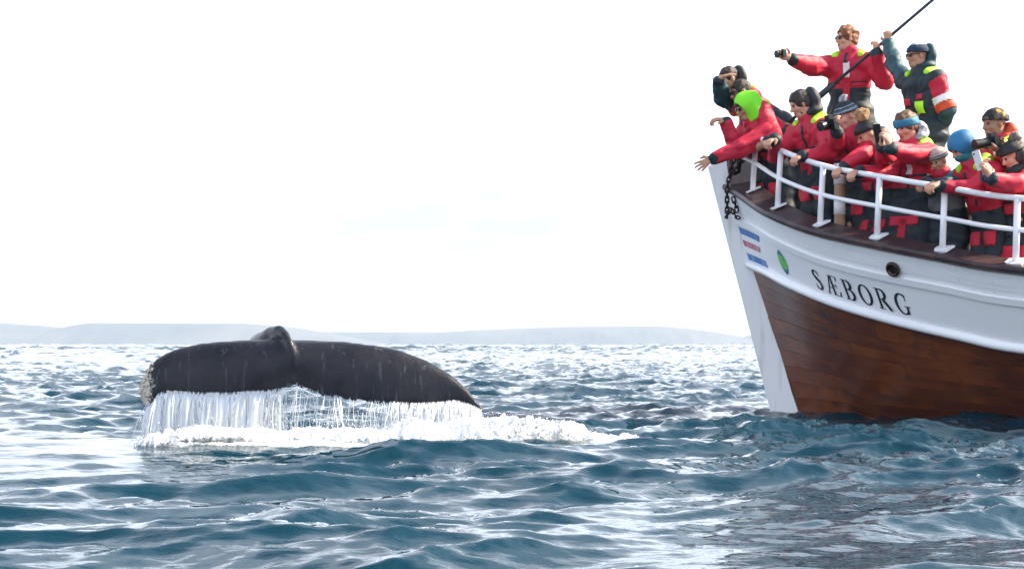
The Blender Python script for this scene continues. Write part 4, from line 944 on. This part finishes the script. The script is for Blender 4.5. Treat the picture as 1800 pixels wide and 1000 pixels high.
    for k_, sg in enumerate((-1, 1)):
        ft = A(pel[0], pel[1], gz+.09)+l*sg*stance*S+f*(-.06+.06*(k_ == 0))
        fs_, fw_ = (ft[0]-X0)*CA-(ft[1]-Y0)*SA, -(ft[0]-X0)*SA-(ft[1]-Y0)*CA
        if gz < 1.6:
            fs_ = max(fs_, .78); lim = max(float(hullw(fs_, gz)[0])-.34, .05); fw_ = min(max(fw_, -lim), lim)
        ft[:2] = boat(fs_, fw_, 0)[:2]; LL = max(np.linalg.norm(ft-hip[k_])*1.004/2, .2); kn, ft = ik(hip[k_], ft, max(.44*S, LL), max(.42*S, LL), f)
        lp += [(hip[k_], kn, .112*S, .092*S, .05), (kn, ft, .090*S, .082*S, .04), (ft-ZUP*.04, ft+f*.15-ZUP*.045, .052, .042, .03)]
        P_.kn = kn
    lp += [(hip[0], hip[1], .13*S, .13*S, .04), (pel+td*.05*S-tl*.07*S, pel+td*.05*S+tl*.07*S, .128*S, .128*S, .05)]
    def ld(p):
        d = None
        for a, b_, ra, rb, k_ in lp: q = cone(p, a, b_, ra, rb); d = q if d is None else smin(d, q, k_)
        return np.maximum(d+.010*wrk(p, 11)+.006*np.sin(p[:, 2]*48+3*wrk(p, 6))+.010*(1-np.abs(wrk(p, 9)))**4-.006, gz+.001-p[:, 2])
    pts = np.array([q for pr in lp for q in pr[:2]]); V, Q = net(ld, pts.min(0)-.15, pts.max(0)+.15, .0125, slack=1.6)
    mesh_obj('suit_trousers', V, Q, [legm, M_BOOT], face_idx(V, Q, lambda c: (c[:, 2] < gz+.13).astype(int)), root); N_ = vnorm(V, Q); P_.tr = (V, Q, N_)
    def legp(l0, l1, z0, z1):
        def g_(c, nf):
            x = ((c-pel)@l)/S; z = (c[:, 2]-pel[2])/S; return (x > l0) & (x < l1) & (z > z0) & (z < z1) & (nf@f > .1)
        return g_
    if chest is None: chest = [('stripe', .045, .085, .58, .86), ('zip', .46, 1.02)]
    for it in chest:
        if it[0] == 'stripe': patch(P_, P_.jk, 'reflective_stripe', M_STRIPE, chestp(*it[1:5]))
        elif it[0] == 'pocket': patch(P_, P_.jk, 'pocket', it[5], chestp(*it[1:5]), .010)
        elif it[0] == 'placket': patch(P_, P_.jk, 'placket', it[5], chestp(*it[1:5]), .009)
        elif it[0] == 'zip': patch(P_, P_.jk, 'zip', M_NAVY, chestp(-.012, .010, it[1], it[2]), .005)
        elif it[0] == 'arm': patch(P_, P_.jk, 'sleeve_band', it[4], armp(*it[1:4]))
        elif it[0] == 'leg': patch(P_, P_.tr, 'pocket', it[5], legp(*it[1:5]), .010)
    def hshape(name, fn, ext, m, vox=.0066, attr=False, idx=None):
        """a piece on the head, in the head's own axes"""
        def g_(p): return fn((p-Hc)@R.T/HS)*HS
        cs = np.array([LX(x, y, z) for x in ext[0] for y in ext[1] for z in ext[2]]); V, Q = net(g_, cs.min(0), cs.max(0), vox, slack=1.7)
        if len(Q) == 0: return None
        at = None
        if attr: q = (V-Hc)@R.T/HS; at = {'up': np.clip((q[:, 2]-.0)/.16, 0, 1)}
        return mesh_obj(name, V, Q, m, None, root, attrs=at)
    skull = lambda q, g_: smin(elld(q, A(0, -.016, .034), (.076+g_, .098+g_, .088+g_)), elld(q, A(0, -.045, -.03), (.06+g_, .055+g_, .07+g_)), .03)
    box_ = ((-.16, .16), (-.20, .16), (-.2, .2))
    face_cut = lambda q, z=.0: elld(q, A(0, .098, -.038+z), (.080, .080, .098))
    if hair:
        hm, vol = HAIR[hair[0]], hair[1]
        def hd(q):
            d = skull(q, vol)+.007*wrk(q, 34)*(1+vol*30)*.6+.0035*wrk(q, 80)+(.009*wrk(q, 55) if hair[0] == 'ginger' else 0); d = smax(d, -face_cut(q), .012); d = smax(d, (-.045+.25*q[:, 1]+0*q[:, 0])-q[:, 2], .015) if len(hair) < 3 else d
            return smax(d, -elld(q, A(0, .0, -.13), (.07, .085, .07)), .01)
        hshape('hair', hd, box_, hm)
    if beard: hshape('beard', lambda q: smax(smax(elld(q, A(0, .022, -.076), (.060, .068, .054))+.003*wrk(q, 60), q[:, 2]+.038+.25*np.abs(q[:, 0]), .01), -elld(q, A(0, .103, -.068), (.026, .02, .010)), .004), box_, HAIR['dark'])
    if hat:
        kind, hm = hat[0], hat[1]
        if kind in ('beanie', 'pom'):
            def bd(q):
                d = skull(q, .020)+.0018*np.sin(np.arctan2(q[:, 0], q[:, 1])*46)
                band = smax(skull(q, .027), np.abs(q[:, 2]-.052-.10*(q[:, 1]))-.026, .008); return smin(smax(d, -(q[:, 2]-.030-.10*q[:, 1]), .006), band, .006)
            hshape('beanie', bd, ((-.15, .15), (-.18, .16), (-.05, .19)), hm, attr=True)
            if kind == 'pom': hshape('pompom', lambda q: elld(q, A(hat[3][0], hat[3][1], hat[3][2]), (hat[4],)*3)+.010*wrk(q, 60)+.006*wrk(q, 120), ((hat[3][0]-.13, hat[3][0]+.13), (hat[3][1]-.13, hat[3][1]+.13), (hat[3][2]-.13, hat[3][2]+.13)), hat[2])
        if kind == 'headband': hshape('headband', lambda q: smax(skull(q, hat[2] if len(hat) > 2 else .022)+.002*wrk(q, 40), np.abs(q[:, 2]-.034-.12*q[:, 1])-.036, .010), box_, hm)
        if kind == 'hoodhat': hshape('hat', lambda q: smax(smin(skull(q, .034), elld(q, A(0, -.05, .05), (.10, .10, .10)), .03)+.006*wrk(q, 22), -elld(q, A(0, .12, -.045), (.085, .09, .085)), .012), box_, hm)
    if hood:
        hk, hm = hood[0], hood[1]
        if hk == 'down': hshape('hood', lambda q: smax(smin(elld(q, A(0, -.125, -.075), (.118, .070, .085)), elld(q, A(0, -.085, -.125), (.135, .10, .055)), .03)+.010*wrk(q, 20), -elld(q, A(0, -.02, .0), (.09, .105, .12)), .01), ((-.2, .2), (-.26, .1), (-.24, .1)), hm)
        if hk == 'high': hshape('hood', lambda q: smax(smin(elld(q, A(0, -.135, .005), (.108, .068, .115)), elld(q, A(0, -.085, -.115), (.125, .10, .06)), .04)+.010*wrk(q, 20), -elld(q, A(0, -.01, .02), (.088, .108, .12)), .01), ((-.2, .2), (-.26, .1), (-.24, .18)), hm)
        if hk == 'up': hshape('hood', lambda q: smax(smax(smin(elld(q, A(0, -.03, .035), (.118, .145, .132)), cone(q, A(0, -.05, -.05), A(0, -.08, -.16), .105, .115), .04)+.008*wrk(q, 18), -elld(q, A(0, .125, -.03), (.085, .115, .105)), .012), -(q[:, 2]+.15+.3*q[:, 1]), .01), ((-.2, .2), (-.26, .2), (-.28, .2)), hm)
    if collar is not None:
        cv = [(N0+tl*sg*.085*S-tf*.06*S+td*.045*S, N0+tl*sg*.115*S+tf*.05*S+td*.025*S) for sg in (-1, 1)]+[(N0-tl*.09*S-tf*.09*S+td*.02*S, N0+tl*.09*S-tf*.09*S+td*.02*S), (N0-tl*.08*S-tf*.12*S-td*.05*S, N0+tl*.08*S-tf*.12*S-td*.05*S)]
        def cd(p):
            d = None
            for a, b_ in cv: q = cone(p, a, b_, .046*S, .036*S); d = q if d is None else smin(d, q, .03)
            return d+.010*wrk(p, 24)
        pts = np.array([q for pr in cv for q in pr]); V, Q = net(cd, pts.min(0)-.09, pts.max(0)+.09, .009, slack=1.7); mesh_obj('collar', V, Q, collar, None, root)
    if glasses:
        mb = MB()
        for sg in (-1, 1): mb.ell(LX(sg*.033, .096, .006), A(.029, .010, .021)*HS, 12, 8, R)
        mb.tube([LX(-.016, .105, .013), LX(.016, .105, .013)], .004*S, 6)
        for sg in (-1, 1): mb.tube([LX(sg*.060, .088, .014), LX(sg*.078, .055, .014), LX(sg*.082, -.005, .010)], .0042*S, 6)
        mb.build('sunglasses', M_LENS, root)
    for ex in extras:
        if ex[0] == 'scarf':
            sf = lambda q: smax(smin(elld(q, A(0, .005, -.125), (.098, .105, .055)), elld(q, A(.0, .05, -.14), (.075, .07, .06)), .03)+.012*wrk(q, 18), -elld(q, A(0, .03, -.03), (.06, .07, .07)), .01)
            hshape('scarf', sf, ((-.2, .2), (-.2, .2), (-.26, .0)), ex[1])
        if ex[0] == 'gaiter': hshape('neck_gaiter', lambda q: smax(smin(elld(q, A(0, .022, -.062), (.074, .086, .055)), cone(q, A(0, 0, -.08), A(0, -.03, -.18), .075, .085), .03)+.004*wrk(q, 26), q[:, 2]+.018-.1*q[:, 1], .006), ((-.2, .2), (-.2, .2), (-.3, .0)), ex[1])
        if ex[0] == 'curls': hshape('hair', lambda q: smax(smin(smin(elld(q, A(.06, -.05, -.03), (.05, .07, .10)), elld(q, A(-.06, -.05, -.03), (.05, .07, .10)), .03), elld(q, A(0, -.09, -.02), (.085, .06, .11)), .03)+.012*wrk(q, 40), -face_cut(q), .01), ((-.2, .2), (-.22, .15), (-.2, .15)), HAIR[ex[1]])
        if ex[0] == 'mouthopen': pass
    return P_
LOGP = []
M_BLUEB = cloth('headband_blue', (.015, .20, .34), (.012, .15, .26)); M_LGREY = cloth('light_grey_fabric', (.34, .35, .40), (.25, .26, .30))
STEP, HOUSE = 1.391, 1.651
red_legs = [('zip', .44, 1.02), ('pocket', .05, .15, .60, .64, M_NAVY), ('pocket', -.15, -.05, .60, .64, M_NAVY), ('leg', .03, .14, -.16, -.05, M_RED), ('leg', -.14, -.03, -.16, -.05, M_RED)]
PP = {}
PP['shade'] = person('person with a dark hood shading the eyes under a raised dark sleeve at the bow', (1280, 143, 16.30), 25, 12, 12, 56, None, skin='tan', hands=((1262, 141, 16.05), None), hint=((-1, .1, -2.2), None), palms=((.3, .2, -1), None), curls=((.3, (.9, -.3, .45)), .5),
    hair=('dark', .010), hood=('high', M_CHAR), sleeves=(M_TEAL, M_RED), chest=[('pocket', -.3, .3, .80, 1.02, M_ORANGE)])
PP['shades'] = person('person with short dark hair and sunglasses bending behind the lime green hood', (1302, 166, 16.12), 12, 16, 10, 46, None, skin='brown', hands=(None, (1349, 250, 15.56)), hint=(None, (.5, -.5, -1)), palms=(None, (0, 0, -1)), curls=(.5, (1.1, (-.8, -.5, -.2))),
    hair=('dark', .008), glasses=True, chest=[('pocket', .03, .13, .5, .58, M_NAVY)]+red_legs)
PP['lime'] = person('person in a lime green hood and dark goggles stretching an open hand over the water', (1312, 193, 15.95), 14, 20, 34, 30, None, skin='tan', hands=((1274, 212, 15.90), (1251, 280, 15.72)), hint=((.2, -.2, -1), (.3, -.6, -1)), palms=((0, .3, -1), (.35, .9, -.2)), curls=((.8, (-1, -.2, .1)), (.14, (-.85, -.1, -.5))), spread=(0, .75),
    hat=('beanie', M_BLKK), hood=('up', M_LIME), collar=None, glasses=True, chest=[('stripe', .05, .095, .80, .92)]+red_legs)
PP['beard'] = person('bearded dark-haired person with a charcoal hood looking down, hand on the rail', (1407, 187, 15.39), 8, 24.0, 34, 16, None, skin='fair', hands=((1362, 245, 15.22), (1409, 275, 14.96)), hint=((-.6, .2, -1), (1, -.25, -.55)), palms=((0, 0, -1), (0, .2, -1)), curls=((.9, (-.7, -.5, -.3)), (1.1, (-.75, -.5, -.3))),
    hair=('dark', .018), hood=('high', M_CHAR), beard=True, chest=[('pocket', .03, .14, .58, .65, M_NAVY), ('placket', -.03, .02, .02, .5, M_RED), ('pocket', .03, .15, .24, .42, M_NAVY)]+red_legs, low=.22)
PP['pom'] = person('person in a black and white bobble hat holding a black camera up to the face', (1487, 208, 15.14), 22, 22.0, 38, 8, None, skin='fair', hands=((1471, 226, 14.57), (1482, 297, 14.63)), hint=((-.4, -.3, -1), (.8, -.2, -.8)), palms=((1, 0, .3), (0, .2, -1)), curls=((.9, (-.4, -.4, 1)), (1.1, (-.7, -.6, -.3))),
    hat=('pom', M_KNITB, M_FURW, (0, -.03, .165), .042), collar=M_NAVY, chest=[('pocket', .03, .13, .5, .57, M_NAVY)]+red_legs, low=.4)
PP['fur'] = person('person in a black hat with a large tan fur bobble looking down beside the rail', (1524, 240, 14.95), 10, 30.0, 30, 10, None, skin='fair', hands=(None, (1508, 302, 14.49)), hint=(None, (.8, -.3, -.8)), palms=(None, (0, .2, -1)), curls=(.5, (1.1, (-.7, -.6, -.3))),
    hat=('pom', M_BLKK, M_FUR, (0, -.045, .178), .072), hood=('down', M_GREYF), chest=red_legs, cuffs=M_NAVY)
PP['band'] = person('brown-haired person in a blue headband holding up a phone, white collar on red jacket', (1592, 226, 14.72), 35, 22.0, 46, 4, None, S=1.04, skin='fair', hands=((1546, 252, 14.16), (1553, 258, 14.09)), hint=((-.5, -.2, -1), (.2, -.5, -1.3)), palms=((1, .2, 0), (-.6, .8, 0)), curls=((.9, (-.2, -.2, 1)), (.8, (-.3, -.1, 1))),
    hair=('brown', .020), hat=('headband', M_BLUEB, .030), hood=('down', M_FURW), chest=[('stripe', .0, .05, .60, .86), ('zip', .40, 1.02), ('pocket', .06, .16, .56, .60, M_NAVY), ('leg', -.13, .12, -.10, -.03, M_RED), ('leg', -.04, .02, -.22, -.05, M_RED)], low=.40)
PP['child'] = person('small person in a beige and grey patterned hat beside the blue-hatted person', (1650, 286, 14.46), 38, 26.0, 36, 8, None, S=.86, skin='fair', hands=((1628, 322, 14.05), (1643, 323, 13.93)), hint=((-.5, -.2, -1), (.7, -.4, -.8)), palms=((0, 0, -1), (0, 0, -1)), curls=((1., (-.7, -.5, -.2)), (1., (-.7, -.5, -.2))),
    hat=('beanie', M_KNITG), collar=M_TEALK, topm=M_GREYF, sleeves=(M_TEAL, M_TEAL), chest=[], extras=[('scarf', M_RED)])
PP['blue'] = person('person in a blue hat and teal neck warmer bending low over the rail', (1690, 264, 14.14), 14, 34, 24, 26, None, S=.98, skin='fair', hands=(None, (1652, 324, 13.82)), hint=(None, (.9, -.3, -.7)), palms=(None, (0, .2, -1)), curls=(.5, (1., (-.8, -.4, -.2))),
    hat=('hoodhat', M_BLUEK), extras=[('gaiter', M_TEALK)], chest=red_legs, low=.34)
PP['camo'] = person('bearded person in a camouflage hat aiming a black camera with a long lens', (1748, 222, 14.38), 20, 6, 22, 6, None, S=1.05, skin='brown', hands=((1772, 266, 14.05), (1760, 264, 13.98)), hint=((-.2, .3, -1), (.5, -.5, -1)), palms=((-.3, -1, .3), (0, 0, 1)), curls=((.9, (-.8, -.1, .7)), (.9, (-.9, .3, .2))),
    hat=('beanie', M_CAMO), beard=True, hood=('down', M_ORANGE), chest=[('stripe', .05, .1, .7, .95)])
PP['curl'] = person('curly dark-haired person in a black hat and black scarf holding a pale phone', (1780, 278, 13.92), 6, 28.0, 30, 8, None, S=.96, skin='fair', hands=((1726, 306, 13.47), (1731, 312, 13.38)), hint=((-.3, .2, -1), (.6, -.5, -1)), palms=((.8, -.3, 0), (-.5, .8, 0)), curls=((.8, (-.3, -.1, 1)), (.8, (-.3, -.1, 1))),
    hat=('pom', M_BLKK, M_FURG, (.0, -.10, .13), .055), extras=[('curls', 'dark'), ('scarf', M_BLKK)], chest=red_legs)
PP['ginger'] = person('ginger curly-haired person in sunglasses standing high with a small camera held out', (1488, 72, 16.2), 16, 2, 60, 0, HOUSE, S=1.02, skin='fair', hands=((1391, 104, 15.85), (1540, 93, 15.80)), hint=((.2, -.3, -1), (.25, -1, -.55)), palms=((.6, -.8, 0), (-.2, 1, 0)), curls=((.75, (-1, -.15, .35)), (1.2, (.1, .2, 1))),
    hair=('ginger', .016), glasses=True, legm=M_CHAR, low=.48, chest=[('stripe', -.02, .035, .66, .92), ('placket', -.03, .035, -.05, .56, M_RED), ('pocket', .05, .17, .50, .56, M_RED), ('pocket', .05, .17, .565, .585, M_NAVY), ('pocket', -.17, -.06, .565, .585, M_NAVY), ('zip', .92, 1.1)])
PP['navy'] = person('person in a navy headband and dark suit with red shoulder gripping the forestay overhead', (1612, 102, 15.22), 14, 4, 36, 6, HOUSE, S=.94, skin='tan', hands=((1562, 74, 15.77), (1648, 232, 15.26)), hint=((-.3, -.3, -1), (.35, -1, .1)), palms=((.2, 1, 0), (-1, 0, 0)), curls=((1.2, (-.1, .1, 1)), (.45, (-.1, 0, -1))),
    hat=('beanie', M_KNITN), hood=('high', M_TEAL), glasses=True, sleeves=(M_TEAL, M_RED), fore=(M_TEAL, M_TEAL), topm=M_NAVY, low=-.1, legm=M_NAVY, cuffs=M_TEAL,
    chest=[('arm', 1, .52, .72, M_STRIPE), ('arm', 1, .74, .97, M_ORANGE), ('pocket', .01, .10, .34, .54, M_NEON), ('pocket', .02, .09, .58, .68, M_RED), ('pocket', -.12, -.05, .50, .62, M_RED), ('leg', .02, .13, -.14, -.03, M_RED), ('leg', -.12, -.03, -.12, -.02, M_RED)])
# things in their hands
def device(name, label, cat, P_, side, kind, fwd, up, off=(0, 0, 0)):
    W = P_.wr[side]+P_.hd[side]*.075; fwd = unit(A(*fwd)); up = unit(A(*up)-fwd*(A(*up)@fwd)); rt = np.cross(fwd, up); c = W+fwd*off[0]+up*off[1]+rt*off[2]
    t_ = thing(name, label, cat, tuple(float(v) for v in c))
    if kind == 'phone':
        mb = MB(); mb.box(c, rt, fwd, up, .036, .0045, .074); mb.build('body', M_STRIPE if 'pale' in label else M_BLACK, t_, smooth=False)
        mb = MB(); mb.box(c-fwd*.0052, rt, fwd, up, .033, .0008, .068); mb.build('screen', M_LENS, t_, smooth=False)
        mb = MB(); mb.tube([c+fwd*.004+up*.055+rt*.02, c+fwd*.0075+up*.055+rt*.02], .008, 10); mb.build('lens', M_LENS, t_)
    else:
        s_ = {'slr': 1.0, 'compact': .72}[kind]
        mb = MB(); mb.box(c, rt, fwd, up, .068*s_, .026*s_, .044*s_); mb.box(c+rt*.05*s_+fwd*.012*s_, rt, fwd, up, .017*s_, .03*s_, .040*s_); mb.build('body', M_BLACK, t_, smooth=False)
        if kind == 'slr':
            mb = MB(); mb.box(c+up*.056-fwd*.002, rt, fwd, up, .024, .026, .016); mb.build('viewfinder', M_BLACK, t_, smooth=False)
        ln_ = {'slr': .15 if 'long' in label else .10, 'compact': .035}[kind]; mb = MB(); mb.tube([c+fwd*.02*s_, c+fwd*(.02+ln_*.5), c+fwd*(.022+ln_*.5), c+fwd*(.02+ln_), c+fwd*(.018+ln_)], [.034*s_, .034*s_, .039*s_, .040*s_, .032*s_], 16); mb.build('lens', M_BLACK, t_, sharp=40)
        mb = MB(); mb.tube([c+fwd*(.016+ln_), c+fwd*(.019+ln_)], .030*s_, 14); mb.build('glass', M_LENS, t_)
device('compact_camera', 'small dark camera in the outstretched hand of the ginger-haired person', 'camera', PP['ginger'], 0, 'compact', (-.8, -.55, -.1), (0, 0, 1), (.03, .02, 0))
device('camera', 'black camera held at the face under the black and white bobble hat', 'camera', PP['pom'], 0, 'slr', (-.75, -.6, -.25), (0, 0, 1), (.02, .0, .03))
device('camera', 'black camera with long lens held by the person in the camouflage hat', 'camera', PP['camo'], 1, 'slr', (-.92, -.35, -.15), (0, 0, 1), (-.02, .045, 0))
device('phone', 'dark phone held up by the person in the blue headband', 'phone', PP['band'], 0, 'phone', (-.7, -.6, -.3), (0, 0, 1), (.02, .03, 0))
device('phone', 'pale phone held up by the curly-haired person at the far right', 'phone', PP['curl'], 0, 'phone', (-.8, -.5, -.3), (-.2, 0, 1), (.01, .05, .02))
for q in LOGP: print('PERSON', q)
